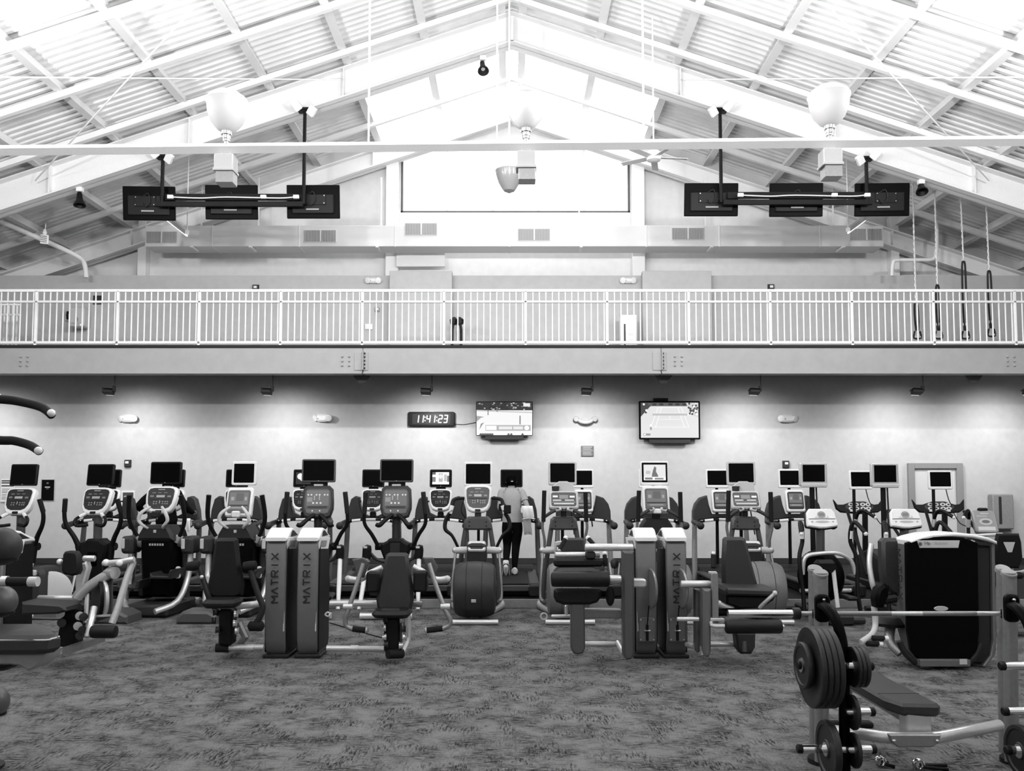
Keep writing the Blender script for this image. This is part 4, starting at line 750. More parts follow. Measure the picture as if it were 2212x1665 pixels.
        screen(t, (0, y0+.22, 1.925), .41, .345, 'pale_plastic', .028, .06, None, .015); t.part('stand_pole', 'black_plastic', MB().tube([V(0, y0+.25, 1.8), V(0, y0+.26, .02)], .025, 8)); t.part('stand_foot', 'black_plastic', MB().box((0, y0+.26, .012), (.3, .3, .024), .006)); t.part('cable', 'black_plastic', MB().tube([V(.09, y0+.2, 1.76), V(.11, y0+.2, 1.5), V(.16, y0+.1, 1.05)], .009, 5, 4))
    else:
        t.part('console_neck', 'dark_plastic', MB().box((0, y0, 1.36), (.12, .1, .16), .015)); console(t, (0, y0-.03, 1.55), .38, .40, 'white_plastic', 'mid_grey', 'panel', .25, 'rect', slot=False); t.part('heart_pad', 'white_plastic', MB().prism(rrect(.12, .07, .02), (0, y0-.12, 1.39), *XZ, .04, .012))
        screen(t, (0, y0+.08, 1.925), .41, .345, 'white_plastic', .022, .06, LIT3, .02); t.part('stand_pole', 'black_plastic', MB().tube([V(0, y0+.2, 1.8), V(0, y0+.22, .02)], .025, 8))
    return t.o
EY = 10.55
o = drum_elliptical('elliptical with a large dark rear drum and white console beside the running woman', 'a'); o.location = (xw(1033, EY+1.35), EY, 0)
pe = drum_elliptical('proto', 'b'); place(pe, False, (xw(1216, EY+1.4), EY, 0), 0, 'elliptical with a pale sloping console behind the roller pad machine'); place(pe, True, (xw(1591, EY+1.4), EY, 0), -.06, 'elliptical with a pale sloping console behind the slanted grey seat')
o = drum_elliptical('elliptical with a lit screen standing behind the paired grey towers', 'b2'); o.location = (xw(1413, EY+1.4), EY, 0)
# ---------------------------------------------------------------- post elliptical with twin swing arms
def post_elliptical(label, style):
    t = Thing('elliptical_trainer', label, 'elliptical', (0, 0, 0), 'elliptical trainers in the front cardio row'); y0 = 1.0; dk = 'black_plastic'
    t.part('base_rail', 'silver', MB().tube([V(-.34, .1, .05), V(.34, .1, .05)], .045, 10)); t.part('base_rail', 'silver', MB().tube([V(-.3, y0+.5, .05), V(.3, y0+.5, .05)], .045, 10)); t.part('spine', 'mid_grey', MB().box((0, .75, .1), (.1, 1.4, .08), .015))
    t.part('column', dk, MB().prism([(-.17, .15), (.17, .15), (.15, .5), (.16, .72), (.21, .85), (.2, .93), (.12, .97), (.09, 1.0), (-.09, 1.0), (-.12, .97), (-.2, .93), (-.21, .85), (-.16, .72), (-.15, .5)], (0, y0+.12, 0), *XZ, .24, .03)); t.part('column_panel', 'dark_plastic' if style != 'w' else 'screen_black', MB().prism(rrect(.14, .2, .02), (0, y0-.115, .84 if style != 'w' else .72), *XZ, .02, .006))
    t.part('post', 'charcoal' if style != 'w' else 'mid_grey', MB().tube([V(0, y0, .92), V(0, y0, 1.36)], .06, 10))
    for s in (-1, 1):
        t.part('hub', dk, MB().tube(mirror([(.16, y0-.02, .89), (.29, y0-.02, .89)], s), .055, 12))
        if style == 'w': P = [(.235, y0-.05, .86), (.30, y0-.08, 1.02), (.40, y0-.12, 1.2), (.42, y0-.14, 1.36), (.385, y0-.18, 1.56)]
        else: P = [(.25, y0-.05, .9), (.33, y0-.1, 1.06), (.42, y0-.14, 1.2), (.43, y0-.16, 1.34), (.40, y0-.2, 1.66)]
        t.part('swing_arm', dk, MB().tube(mirror(P, s), [.04, .034, .03, .028, .028] if style == 'w' else [.03, .028, .026, .026, .026], 10, 5)); t.part('grip', 'black_rubber' if style == 'w' else 'dark_plastic', MB().tube(mirror([(P[3][0], P[3][1], P[3][2]+.02), P[4]], s), .034, 10))
        if style == 'w':
            t.part('arm_sleeve', dk, MB().tube(mirror([(.24, y0-.05, .9), (.24, y0-.06, .66)], s), [.05, .035], 10)); t.part('arm_rod', 'silver', MB().tube(mirror([(.24, y0-.06, .7), (.25, y0-.2, .2)], s), .018, 8)); t.part('front_grip', 'black_plastic', MB().tube(mirror([(.1, y0-.1, 1.36), (.22, y0-.18, 1.28), (.2, y0-.2, 1.19), (.06, y0-.14, 1.2)], s), .022, 8, 4)); t.part('grip_band', 'white_plastic', MB().tube(mirror([(.11, y0-.11, 1.36), (.18, y0-.16, 1.31)], s), .026, 8))
            t.part('foot_pedal', dk, MB().box((s*.17, .5, .22+.1*(s > 0)), (.16, .42, .05), .02)); 
        else:
            t.part('wing_grip', dk, MB().tube(mirror([(.04, y0-.1, 1.34), (.13, y0-.18, 1.27), (.2, y0-.24, 1.2), (.25, y0-.24, 1.21)], s), [.03, .03, .035, .028], 10, 4)); t.part('arm_head', dk, MB().prism([(-.06, -.12), (.05, -.12), (.06, .0), (.05, .06), (.0, .075), (-.05, .05)], (s*.36, .75, .86), *XZ, .14, .03)); t.part('head_mark', 'pale_plastic', MB().box((s*.36-.01, .608, .905), (.05, .006, .03)))
            t.part('link_leg', 'white_plastic', MB().tube(mirror([(.36, .68, .78), (.375, .5, .4), (.39, .3, .1)], s), [.032, .032, .028], 10)); t.part('collar', 'chrome', MB().lathe([(.05, -.02), (.05, .02)], (s*.36, .68, .76), n=12)); t.part('curved_arm', 'mid_grey', MB().tube(mirror([(.33, .72, .82), (.24, .8, .72), (.1, .9, .68)], s), .04, 10, 4, flat=.6)); t.part('foot_pedal', dk, MB().box((s*.25, .3, .2+.08*(s > 0)), (.17, .4, .06), .02))
    if style == 'w':
        t.part('console_neck', 'dark_plastic', MB().box((0, y0-.02, 1.36), (.1, .1, .1), .02)); console(t, (0, y0-.05, 1.525), .43, .40, 'white_plastic', 'dark_plastic', 'shield', .35, g=.35); screen(t, (0, y0+.04, 1.90), .40, .31, 'black_plastic', .02, .12)
        t.part('flywheel_shell', 'charcoal', MB().prism(rrect(.3, .62, .1), (-.36, .55, .36), *XZ, .4, .05)); t.part('shell_band', 'silver', MB().box((-.4, .14, .60), (.2, .05, .08), .015)); t.part('flywheel_cover', 'pale_plastic', MB().lathe([(.02, 0), (.24, 0), (.25, .02), (.2, .04), (.02, .04)], (-.2, .3, .36), (.55, -.85, 0), 28))
    else:
        console(t, (0, y0-.05, 1.52), .44, .46, 'charcoal', 'mid_grey', 'dots', .2, 'hex', slot=False); t.part('screen_neck', dk, MB().box((0, y0+.03, 1.78), (.24, .05, .14), .01)); t.part('screen_hinge', 'silver', MB().box((0, y0-.02, 1.755), (.13, .03, .03), .005)); screen(t, (0, y0+.0, 1.96), .475, .33, 'mid_grey', .022, .08)
    return t.o
PY_ = 10.9
px_ = post_elliptical('proto', 'd'); place(px_, False, (xw(698, PY_+.95), PY_, 0), .06, 'elliptical with a dark square console right behind the paired lettered towers'); place(px_, True, (xw(857, PY_+.95), PY_, 0), 0, 'elliptical with a dark square console directly behind the tall grey seat pad')
px_ = post_elliptical('proto', 'w'); place(px_, False, (xw(200, PY_+.95), PY_, 0), -.1, 'elliptical with a white console right of the black poster'); place(px_, True, (xw(37, PY_+.95), PY_, 0), -.08, 'elliptical with a white console in front of the white lettered notice')
# ---------------------------------------------------------------- tall black climber with a solid body
def body_climber(label, white):
    t = Thing('body_climber', label, 'elliptical', (0, 0, 0), 'tall black climbers'); y0 = .9
    t.part('body', 'black_gloss', MB().prism([(-.2, .2), (.2, .2), (.235, .78), (.24, 1.0), (.2, 1.12), (.14, 1.2), (-.14, 1.2), (-.2, 1.12), (-.24, 1.0), (-.235, .78)], (0, y0+.3, 0), *XZ, .5, .04, .94)); t.part('body_cap', 'dark_plastic', MB().prism([(-.26, 1.0), (.26, 1.0), (.24, 1.09), (.17, 1.21), (-.17, 1.21), (-.24, 1.09)], (0, y0+.12, 0), *XZ, .36, .04)); t.part('badge', 'silver', MB().box((0, y0-.245, 1.13), (.04, .008, .04), .004))
    picture(t, 'nameplate', (0, y0-.215, .95), *XZ, [(.4, R4(-.09+.036*k, -.015, -.065+.036*k, .015)) for k in range(6)])
    t.part('foot_plate', 'mid_grey', MB().prism([(-.5, 0), (.02, 0), (.02, .1), (-.1, .16), (-.42, .16), (-.5, .08)], (0, .35, 0), *XZ, .4, .03)); t.part('base', 'charcoal', MB().box((0, .9, .09), (.6, .9, .16), .03)); t.part('rear_roller', 'silver', MB().tube([V(-.34, 1.35, .1), V(.34, 1.35, .1)], .06, 12))
    for s in (-1, 1):
        t.part('shoulder', 'silver', MB().tube(mirror([(.2, y0, .98), (.43, y0, .96)], s), .075, 14)); t.part('shoulder_block', 'charcoal', MB().prism(rrect(.17, .24, .05), (s*.42, y0+.1, .94), *XZ, .3, .04)); t.part('block_cap', 'pale_plastic', MB().box((s*.42-.04, y0-.21, .96), (.05, .02, .14), .008))
        t.part('outer_leg', 'silver', MB().tube(mirror([(.42, y0-.05, .86), (.41, y0-.1, .5), (.36, y0-.3, .2), (.18, y0-.55, .1)], s), .04, 10, 4)); t.part('inner_pole', 'mid_grey', MB().tube(mirror([(.27, y0+.1, .95), (.28, y0+.15, .2)], s), .045, 10)); t.part('lever_rod', 'dark_plastic', MB().tube(mirror([(.38, y0-.02, .86), (.37, y0-.1, .3)], s), .016, 8))
        t.part('pedal', 'dark_plastic', MB().prism([(-.14, 0), (.14, 0), (.17, .12), (.13, .12), (.1, .04), (-.1, .04), (-.14, .08)], (s*.22, y0-.1, .38 if s < 0 else .52), *XZ, .42, .012)); t.part('pedal_hanger', 'pale_plastic', MB().box((s*.34, y0-.25, .46 if s < 0 else .58), (.06, .06, .16), .015))
        t.part('swing_arm', 'black_plastic', MB().tube(mirror([(.25, y0-.12, 1.0), (.33, y0-.15, 1.12), (.39, y0-.2, 1.32), (.36, y0-.26, 1.62)], s), [.026, .026, .03, .034], 10, 4)); t.part('arm_collar', 'silver', MB().tube(mirror([(.25, y0-.12, .98), (.29, y0-.135, 1.06)], s), .04, 10))
        t.part('front_grip', 'pale_plastic', MB().tube(mirror([(.08, y0-.22, 1.46), (.17, y0-.3, 1.38), (.2, y0-.3, 1.28), (.13, y0-.28, 1.2), (.1, y0-.2, 1.16)], s), [.018, .024, .024, .018, .016], 8, 4))
    t.part('heart_pad', 'white_plastic' if white else 'dark_plastic', MB().prism(rrect(.12, .09, .025), (0, y0-.2, 1.36), *XZ, .05, .015))
    if white: console(t, (0, y0-.08, 1.52), .36, .42, 'white_plastic', 'mid_grey', 'panel', .3, 'rect', slot=False); screen(t, (.02, y0+.05, 1.92), .345, .33, 'white_plastic', .032, .06)
    else: console(t, (0, y0-.08, 1.55), .44, .385, 'white_plastic', 'charcoal', 'shield', .3, g=.35); screen(t, (0, y0+.05, 1.925), .44, .31, 'black_plastic', .02, .06)
    return t.o
o = body_climber('tall black climber in front of the person in black', False); o.location = (xw(357, 11.7), 10.7, 0); o.rotation_euler = (0, 0, -.06)
o = body_climber('tall black climber with a small white-framed screen behind the black seat', True); o.location = (xw(530, 11.7), 10.7, 0)
# ---------------------------------------------------------------- trainers with a white rounded console, and screens on poles
def wheel_elliptical(label):
    t = Thing('elliptical_trainer', label, 'elliptical', (0, 0, 0), 'white-consoled trainers'); y0 = .6
    pl = [(-.15, .13), (.15, .13), (.19, .08), (.21, -.08), (.2, -.11), (.04, -.135), (-.04, -.135), (-.2, -.11), (-.21, -.08), (-.19, .08)]; c = V(0, y0, 1.31); u, z = tilted(c, .35); n = u.cross(z)
    o = t.part('console', 'white_plastic', MB().prism(pl, c-n*.03, u, z, .07, .014)); t.part('console_rim', 'black_plastic', MB().prism([(x*1.05, y*1.06) for x, y in pl], c-n*.055, u, z, .05, .01), o); picture(t, 'buttons', c+n*.04, u*.36, z*.22, decals('white'), 'printed', o)
    t.part('post', 'mid_grey', MB().tube([V(0, y0+.02, 1.22), V(0, y0+.05, .5)], .06, 4, up=(1, 1, 0))); t.part('wheel_cover', 'black_gloss', MB().lathe([(.02, -.1), (.3, -.1), (.34, -.06), (.35, 0), (.34, .06), (.3, .1), (.02, .1)], (.02, y0+.1, .55), (.9, .45, 0), 32)); t.part('base', 'dark_plastic', MB().box((0, .6, .07), (.3, 1.2, .12), .02)); t.part('base_bar', 'dark_plastic', MB().tube([V(-.32, 1.15, .05), V(.32, 1.15, .05)], .04, 8)); t.part('base_bar', 'dark_plastic', MB().tube([V(-.32, .1, .05), V(.32, .1, .05)], .04, 8))
    t.part('side_bar', 'silver', MB().tube([V(-.34, y0-.2, .6), V(-.3, y0-.2, .82), V(-.1, y0-.2, .87), V(.14, y0-.2, .87), V(.3, y0-.2, .78), V(.36, y0-.2, .6)], .028, 10, 4)); t.part('axle', 'silver', MB().tube([V(-.34, y0-.1, .38), V(.34, y0-.1, .38)], .026, 10)); t.part('arm_head', 'black_plastic', MB().box((-.1, y0-.32, .72), (.26, .16, .16), .04)); t.part('link_leg', 'white_plastic', MB().tube([V(.0, y0-.35, .68), V(.05, y0-.35, .2)], .026, 8))
    for s in (-1, 1):
        t.part('swing_arm', 'black_plastic', MB().tube(mirror([(.27, y0-.35, 1.13), (.17, y0-.2, 1.27), (.13, y0-.15, 1.3), (.11, y0-.12, 1.2), (.1, y0-.1, .9), (.13, y0-.12, .5), (.17, y0-.2, .14)], s) if False else [(s*.42-s*.0, y0-.38, 1.14), (s*.37, y0-.22, 1.27), (s*.33, y0-.18, 1.22), (s*.32, y0-.16, 1.02), (s*.38, y0-.2, .8), (s*.36, y0-.25, .4), (s*.37, y0-.3, .12)], .027, 10, 4)); t.part('grip_band', 'white_plastic', MB().tube([V(s*.327, y0-.17, 1.16), V(s*.322, y0-.16, 1.06)], .03, 10)); t.part('grip_end', 'white_plastic', MB().ball((s*.42, y0-.385, 1.135), .029, 8)); t.part('foot_pedal', 'black_plastic', MB().box((s*.2, .3, .22+.1*(s > 0)), (.14, .36, .05), .02))
    return t.o
pq = wheel_elliptical('proto'); place(pq, False, (xw(1773, 11.1), 10.5, 0), .05, 'trainer with a white rounded console behind the nearest bench upright'); place(pq, True, (xw(1948, 11.1), 10.5, 0), 0, 'trainer with a white rounded console behind the wide black weight tower')
def pole_screen(x, y, lab):
    Yp = 12.0; c = q(x, y, Yp-.05); t = Thing('screen_stand', lab, 'screen', (c.x, Yp, 0), 'silver screens on black poles'); w, h = .39, .335
    s = t.part('screen', 'silver', MB().prism(rrect(w, h, .02), c+V(0, .04, 0), *XZ, .07, .01)); t.part('display', 'screen_black', MB().box(c+V(0, -.032, .02), (w*.8, .006, h*.72)), s); t.part('bottom_lip', 'pale_plastic', MB().prism([(-w*.5, .04), (w*.5, .04), (w*.46, -.015), (-w*.46, -.015)], c+V(0, .0, -h/2), *XZ, .05, .01), s)
    t.part('pole', 'black_plastic', MB().tube([V(c.x-.0, Yp, c.z), V(c.x, Yp, .03)], .036, 10)); t.part('foot', 'black_plastic', MB().lathe([(.22, 0), (.22, .02), (.05, .05)], (c.x, Yp, 0), n=20)); t.part('cable', 'charcoal', MB().tube([V(c.x+.06, Yp, c.z-.15), V(c.x+.07, Yp, 1.4), V(c.x+.1, Yp, .7)], .012, 6, 4))
pole_screen(1756, 1025, 'silver-framed screen on a black pole left of the winged climber'); pole_screen(1910, 1026, 'silver-framed screen on a black pole between the winged climbers')
# ---------------------------------------------------------------- recumbent bike beyond the bench
Yb = 10.6; c = q(2125, 1130, Yb); t = Thing('exercise_bike', 'exercise bike with a sloping grey console and black mesh seat at the hall edge', 'exercise bike', (q(2140, 1300, Yb).x, Yb, 0))
u, z = V(.98, -.2, 0).normalized(), V(0, .3, .95).normalized(); o = t.part('console', 'silver_dark', MB().prism(rrect(.27, .30, .04), c, u, z, .08, .015)); n = u.cross(z); picture(t, 'buttons', c+n*.081, u*.24, z*.27, [(.28, R4(-.48, -.48, .48, .48)), (.5, circ(.32, 16, 0, .0, .16)), (.12, circ(.2, 12, 0, 0, .08)), (.6, R4(-.42, -.42, .4, -.24)), (.5, R4(-.2, .36, .2, .42)), (.45, R4(-.4, .24, .1, .29))], 'printed', o); t.part('bottle_clip', 'black_plastic', MB().box(c+V(-.01, 0, .17), (.12, .06, .05), .015))
t.part('handlebar', 'silver', MB().tube([q(2090, 1158, Yb-.1), q(2125, 1156, Yb-.2), q(2165, 1154, Yb-.2)], .022, 8, 3)); t.part('mast', 'dark_plastic', MB().tube([c-V(0, -.05, .1), q(2120, 1200, Yb+.1), q(2105, 1280, Yb+.1), V(c.x-.05, Yb+.1, .1)], [.05, .06, .08, .09], 10, 3)); t.part('body', 'dark_plastic', MB().prism(rrect(.5, .5, .15), (c.x-.02, Yb+.5, .38), *XZ, .5, .06)); t.part('crank_cover', 'black_gloss', MB().lathe([(.02, 0), (.22, 0), (.24, .04), (.2, .1), (.02, .1)], (c.x+.1, Yb, .4), (.6, -1, 0), 24))
sb = q(2174, 1188, Yb-.6); t.part('seat_back', 'black_plastic', MB().prism([(-.13, .2), (.13, .2), (.155, .1), (.165, -.12), (.12, -.21), (-.12, -.21), (-.165, -.12), (-.155, .1)], sb, *XZ, .06, .02)); picture(t, 'back_cutout', sb+V(0, -.06, 0), *XZ, [(.5, [(-.07, .1), (.07, .1), (.03, -.02), (-.02, -.02)])]); t.part('seat', 'black_plastic', MB().box((sb.x, Yb-.45, sb.z-.3), (.38, .4, .08), .03))
for s in (-1, 1): t.part('seat_tube', 'silver', MB().tube([sb+V(s*.085, .04, .03), sb+V(s*.085, .04, -.3)], .014, 8)); t.part('side_handle', 'silver', MB().tube([sb+V(s*.1, .05, -.27), sb+V(s*.22, 0, -.24), sb+V(s*.3, -.05, -.1)], .018, 8, 3))
t.part('base_rail', 'mid_grey', MB().box((sb.x-.1, Yb-.1, .06), (.14, 1.5, .1), .02)); t.part('base_bar', 'mid_grey', MB().tube([V(sb.x-.35, Yb-.8, .05), V(sb.x+.2, Yb-.8, .05)], .04, 8)); t.part('base_bar', 'mid_grey', MB().tube([V(sb.x-.35, Yb+.6, .05), V(sb.x+.2, Yb+.6, .05)], .04, 8)); t.part('seat_post', 'silver_dark', MB().tube([V(sb.x, Yb-.5, sb.z-.32), V(sb.x-.05, Yb-.4, .1)], .05, 8))
# ================================================================ strength machines
def tq(pts, r, n=10, smooth=0, flat=None):
    return MB().tube([q(*p) for p in pts], r, n, smooth, flat)
def pad(poly, Y, th, bev=.02, back=0):
    """cushion traced as an outline standing at depth Y, th thick towards the viewer"""
    P = [q(x, y, Y) for x, y in poly]; return MB().prism([(p.x, p.z) for p in P], (0, Y+back, 0), *XZ, th, bev)
def rpad(x0, x1, y0, y1, Y, th, r=.03, bev=.015):
    a, b_ = q(x0, y1, Y), q(x1, y0, Y); c = (a+b_)/2; return MB().prism(rrect(b_.x-a.x, b_.z-a.z, r), (c.x, Y+th/2, c.z), *XZ, th, bev)
def hroll(x0, x1, y, Y, r, n=18):
    a, b_ = q(x0, y, Y), q(x1, y, Y); L = (b_-a).length; return MB().lathe([(r*.55, 0), (r*.9, r*.12), (r, r*.4), (r, L-r*.4), (r*.9, L-r*.12), (r*.55, L)], a, b_-a, n)
def tower(label, X, Y, Hh=1.316, w=.205, dp=.5, side=1, logo=True, cable=False):
    """weight-stack tower: grey front strip, black sides, white cap with a grip slot"""
    t = Thing('weight_tower', label, 'weight stack', (X, Y, 0), 'weight towers')
    hb = Hh - .12
    prof = [(.1, .02), (dp-.04, .02), (dp, .1), (dp-.03, hb), (.03, hb), (.0, hb-.05), (-.015, hb*.5), (0, .2), (.035, .08)]
    t.part('body', 'tower_grey', MB().prism(prof, (X-w/2, Y, 0), (0, 1, 0), (0, 0, 1), w, .012))
    for s in (-1, 1): t.part('side_panel', 'black_plastic', MB().prism([(.05, .06), (dp-.03, .06), (dp+.01, .14), (dp-.02, hb-.02), (.06, hb-.02), (.035, hb*.5), (.04, .2)], (X+(s*(w/2+.012) if s < 0 else w/2-.004), Y, 0), (0, 1, 0), (0, 0, 1), .016, .004))
    t.part('base_foot', 'dark_plastic', MB().box((X, Y+dp*.52, .02), (w+.06, dp*.9, .04), .01))
    cap = [(-.022, hb-.005), (-.022, hb+.03), (.04, hb+.052), (.1, hb+.088), (.15, hb+.112), (.2, hb+.12), (.27, hb+.11), (.37, hb+.07), (dp+.01, hb+.03), (dp+.025, hb-.005)]
    c_ = t.part('cap', 'white_plastic', MB().prism(cap, (X-w/2-.012, Y, 0), (0, 1, 0), (0, 0, 1), w+.024, .014))
    for sg in (-1, 1): t.part('grip_slot', 'dark_plastic', MB().prism([(.12, hb+.03), (.155, hb+.075), (.2, hb+.095), (.26, hb+.088), (.35, hb+.055), (.42, hb+.03)], (X+sg*(w/2+.0085)-.006, Y, 0), (0, 1, 0), (0, 0, 1), .012, .003), c_)
    sx = X+side*(w/2+.02); u = V(0, side, 0)*1.0
    pl = t.part('placard', 'white_plastic', MB().box((sx+side*.012, Y+.12, hb-.035), (.01, .2, .12), .003, Matrix.Rotation(side*.18, 3, 'Y')@Matrix.Rotation(-side*.35, 3, 'Z'))); t.part('placard_print', 'grille_grey', MB().box((sx+side*.02, Y+.1, hb-.035), (.006, .09, .06), .001, Matrix.Rotation(side*.18, 3, 'Y')@Matrix.Rotation(-side*.35, 3, 'Z')), pl)
    t.part('side_strip', 'pale_plastic', MB().box((X+side*w*.44, Y+.0, .38), (.014, .012, .2), .002))
    if logo: picture(t, 'lettering', (X-.0, Y-.0165, hb*.685), (0, 0, 1), (-1, 0, 0), logo_polys(.52, .07, .014, .012), 'printed', None, .003)
    if cable:
        t.part('cam_disc', 'silver_dark', MB().lathe([(.02, -.012), (.19, -.012), (.2, 0), (.19, .012), (.02, .012)], (X+.04, Y-.06, .72), (1, .12, 0), 24)); t.part('cable_plate', 'tower_grey', MB().box((X, Y-.015, .3), (.16, .016, .24), .004))
        for i in (-1, 1):
            for j in (-1, 1): t.part('rivet', 'silver', MB().ball((X+i*.065, Y-.025, .3+j*.1), .009, 6))
        t.part('cable_slot', 'black_plastic', MB().box((X, Y-.026, .27), (.028, .01, .16), .002)); t.part('cable', 'black_plastic', MB().tube([V(X, Y-.03, .34), V(X+.01, Y-.08, .55)], .006, 6)); t.part('pulley_pin', 'chrome', MB().tube([V(X-.03, Y-.03, .29), V(X+.03, Y-.03, .29)], .008, 8))
    return t
TWY = 8.55
tower('grey weight tower with dark lettering, left of its twin beside the black seat', xw(601, TWY), TWY)
tower('grey weight tower with dark lettering, right of its lettered twin', xw(669, TWY), TWY)
tower('grey weight tower with a plain front and round cam beside the roller pad machine', xw(1393, TWY), TWY, side=-1, logo=False, cable=True)
tower('grey weight tower with lettering and a cam beside the slanted seat machine', xw(1457, TWY), TWY, side=-1, cable=True)
tower('black-sided weight tower with a white cap behind the medicine balls', xw(8, 8.1), 8.0)
# ---- seat machine left of the lettered towers
Y = 8.5; t = Thing('leg_machine', 'seated machine with a tall black back pad, left of the lettered towers', 'gym machine', (xw(492, Y), Y, 0))
t.part('back_pad', 'vinyl_black', pad([(470, 1164), (477, 1161), (510, 1161), (517, 1164), (523, 1220), (531, 1262), (528, 1284), (515, 1290), (470, 1290), (457, 1284), (454, 1262), (462, 1220)], Y, .09, .03)); t.part('seat_pad', 'vinyl_black', MB().prism(rrect(.34, .32, .08), q(490, 1306, Y-.1)+V(0, -.12, 0), (1, 0, 0), (0, 1, 0), .08, .03))
t.part('lever', 'dark_plastic', tq([(411, 1222, Y-.1), (425, 1221, Y-.1), (433, 1233, Y-.1), (440, 1255, Y-.1), (452, 1292, Y-.1), (472, 1326, Y)], .028, 10, 4)); t.part('lever_pad', 'black_rubber', MB().lathe([(.02, -.07), (.045, -.06), (.05, 0), (.045, .06), (.02, .07)], q(418, 1222, Y-.1), (1, 0, .1), 14))
t.part('lever', 'dark_plastic', tq([(541, 1226, Y-.1), (545, 1245, Y-.1), (558, 1285, Y-.1), (567, 1310, Y-.1), (560, 1335, Y-.1), (548, 1350, Y-.1)], .03, 10, 4)); t.part('lever_pad', 'black_rubber', MB().lathe([(.02, -.07), (.045, -.06), (.05, 0), (.045, .06), (.02, .07)], q(540, 1222, Y-.1), (1, 0, .1), 14)); t.part('foot_roll', 'black_rubber', MB().lathe([(.02, -.08), (.05, -.06), (.05, .06), (.02, .08)], q(553, 1352, Y-.1), (1, 0, 0), 14))
t.part('collar', 'silver', MB().ball(q(436, 1246, Y-.12), .022, 10)); t.part('post', 'black_plastic', MB().box(q(492, 1352, Y), (.14, .16, .36), .02)); t.part('upright', 'silver_dark', tq([(515, 1345, Y+.1), (530, 1375, Y+.1), (512, 1398, Y+.1)], .04, 8)); t.part('cross_tube', 'silver', tq([(495, 1312, Y+.1), (550, 1305, Y+.1), (575, 1302, Y+.15)], .035, 10))
for i, (x, y) in enumerate(((465, 1322), (510, 1326), (462, 1340), (508, 1346), (470, 1360), (512, 1362))): t.part('pulley', 'silver' if i % 2 else 'charcoal', MB().lathe([(.01, -.02), (.035, -.018), (.028, 0), (.035, .018), (.01, .02)], q(x, y, Y-.1), (1, .2, 0), 14))
t.part('floor_tube', 'silver', tq([(484, 1399, Y), (570, 1398, Y)], .03, 10)); t.part('tube_sleeve', 'silver', tq([(531, 1399, Y), (549, 1399, Y)], .036, 10)); t.part('rubber_foot', 'black_rubber', tq([(466, 1399, Y-.02), (494, 1399, Y)], .045, 10)); t.part('base_rail', 'silver_dark', tq([(490, 1402, Y+.03), (528, 1375, Y+.75)], .045, 8))
# ---- seat machine right of the lettered towers
t = Thing('leg_machine', 'seated machine with a tall grey back pad, right of the lettered towers', 'gym machine', (xw(855, Y), Y, 0))
t.part('back_pad', 'vinyl_grey', pad([(836, 1197), (842, 1193), (878, 1193), (883, 1197), (886, 1225), (893, 1262), (895, 1295), (891, 1313), (882, 1319), (828, 1319), (818, 1313), (815, 1295), (820, 1262), (830, 1225)], Y, .09, .03)); t.part('seat_pad', 'vinyl_black', MB().prism(rrect(.38, .34, .1), q(851, 1327, Y-.1)+V(0, -.12, 0), (1, 0, 0), (0, 1, 0), .07, .03)); t.part('seat_nose', 'vinyl_black', MB().prism(rrect(.2, .06, .028), q(846, 1318, Y-.22), *XZ, .1, .02))
t.part('thigh_pad', 'vinyl_black', rpad(793, 821, 1233, 1278, Y-.05, .16, .03, .02)); t.part('thigh_pad', 'vinyl_black', rpad(894, 924, 1232, 1277, Y-.05, .16, .03, .02))
for P, g0, g1, tp in (([(785, 1217, Y-.1), (770, 1265, Y-.15), (752, 1318, Y-.2), (746, 1340, Y-.2), (750, 1353, Y-.2), (763, 1359, Y-.2)], (762, 1358), (790, 1361), (770, 798)), ([(927, 1217, Y-.1), (942, 1265, Y-.15), (962, 1318, Y-.2), (972, 1338, Y-.2), (970, 1351, Y-.2), (955, 1358, Y-.2)], (956, 1357), (922, 1361), (920, 938))):
    t.part('lever', 'silver_dark', tq(P, .024, 10, 4)); t.part('lever_plate', 'mid_grey', MB().prism([(-.09, .08), (.02, .1), (.09, .06), (.03, -.1), (-.03, -.1)] if g0[0] < 860 else [(.09, .0), (.04, .1), (-.06, .1), (.0, -.1), (.05, -.1)], q(P[0][0]-4 if g0[0] < 860 else P[0][0], 1225, Y-.05), *XZ, .05, .01)); t.part('grip', 'black_rubber', tq([(*g0, Y-.2), (*g1, Y-.2)], .03, 10)); t.part('grip_end', 'silver', MB().ball(q(*g1, Y-.2), .03, 10)); t.part('lever_sleeve', 'silver', tq([((P[2][0]-10), P[2][1]-8, Y-.2), (P[2][0]+10, P[2][1]-8, Y-.2)], .03, 10))
for xs4 in ([(752, 1250), (775, 1252), (800, 1238), (826, 1226)], [(966, 1250), (942, 1252), (915, 1236), (892, 1224)]): t.part('thigh_arm', 'silver', tq([(x, y, Y+.1) for x, y in xs4], .033, 10, 3)); t.part('arm_cap', 'pale_plastic', MB().ball(q(*xs4[0], Y+.1), .036, 10))
t.part('post', 'black_plastic', MB().box(q(849, 1368, Y-.05), (.16, .18, .34), .02)); t.part('upright', 'silver', tq([(878, 1322, Y+.08), (879, 1375, Y+.05), (866, 1408, Y-.1)], .042, 8, 3)); t.part('cross_tube', 'silver', tq([(713, 1303, Y+.15), (826, 1303, Y+.15)], .032, 10)); t.part('cross_tube', 'silver_dark', tq([(890, 1304, Y+.15), (912, 1305, Y+.15)], .032, 10))
for i, (x, y) in enumerate(((832, 1336), (868, 1338), (829, 1356), (872, 1358), (830, 1376), (874, 1376), (834, 1392), (866, 1394))): t.part('pulley', 'silver' if i % 3 else 'charcoal', MB().lathe([(.01, -.022), (.036, -.02), (.028, 0), (.036, .02), (.01, .022)], q(x, y, Y-.14), (1, .15, 0), 14))
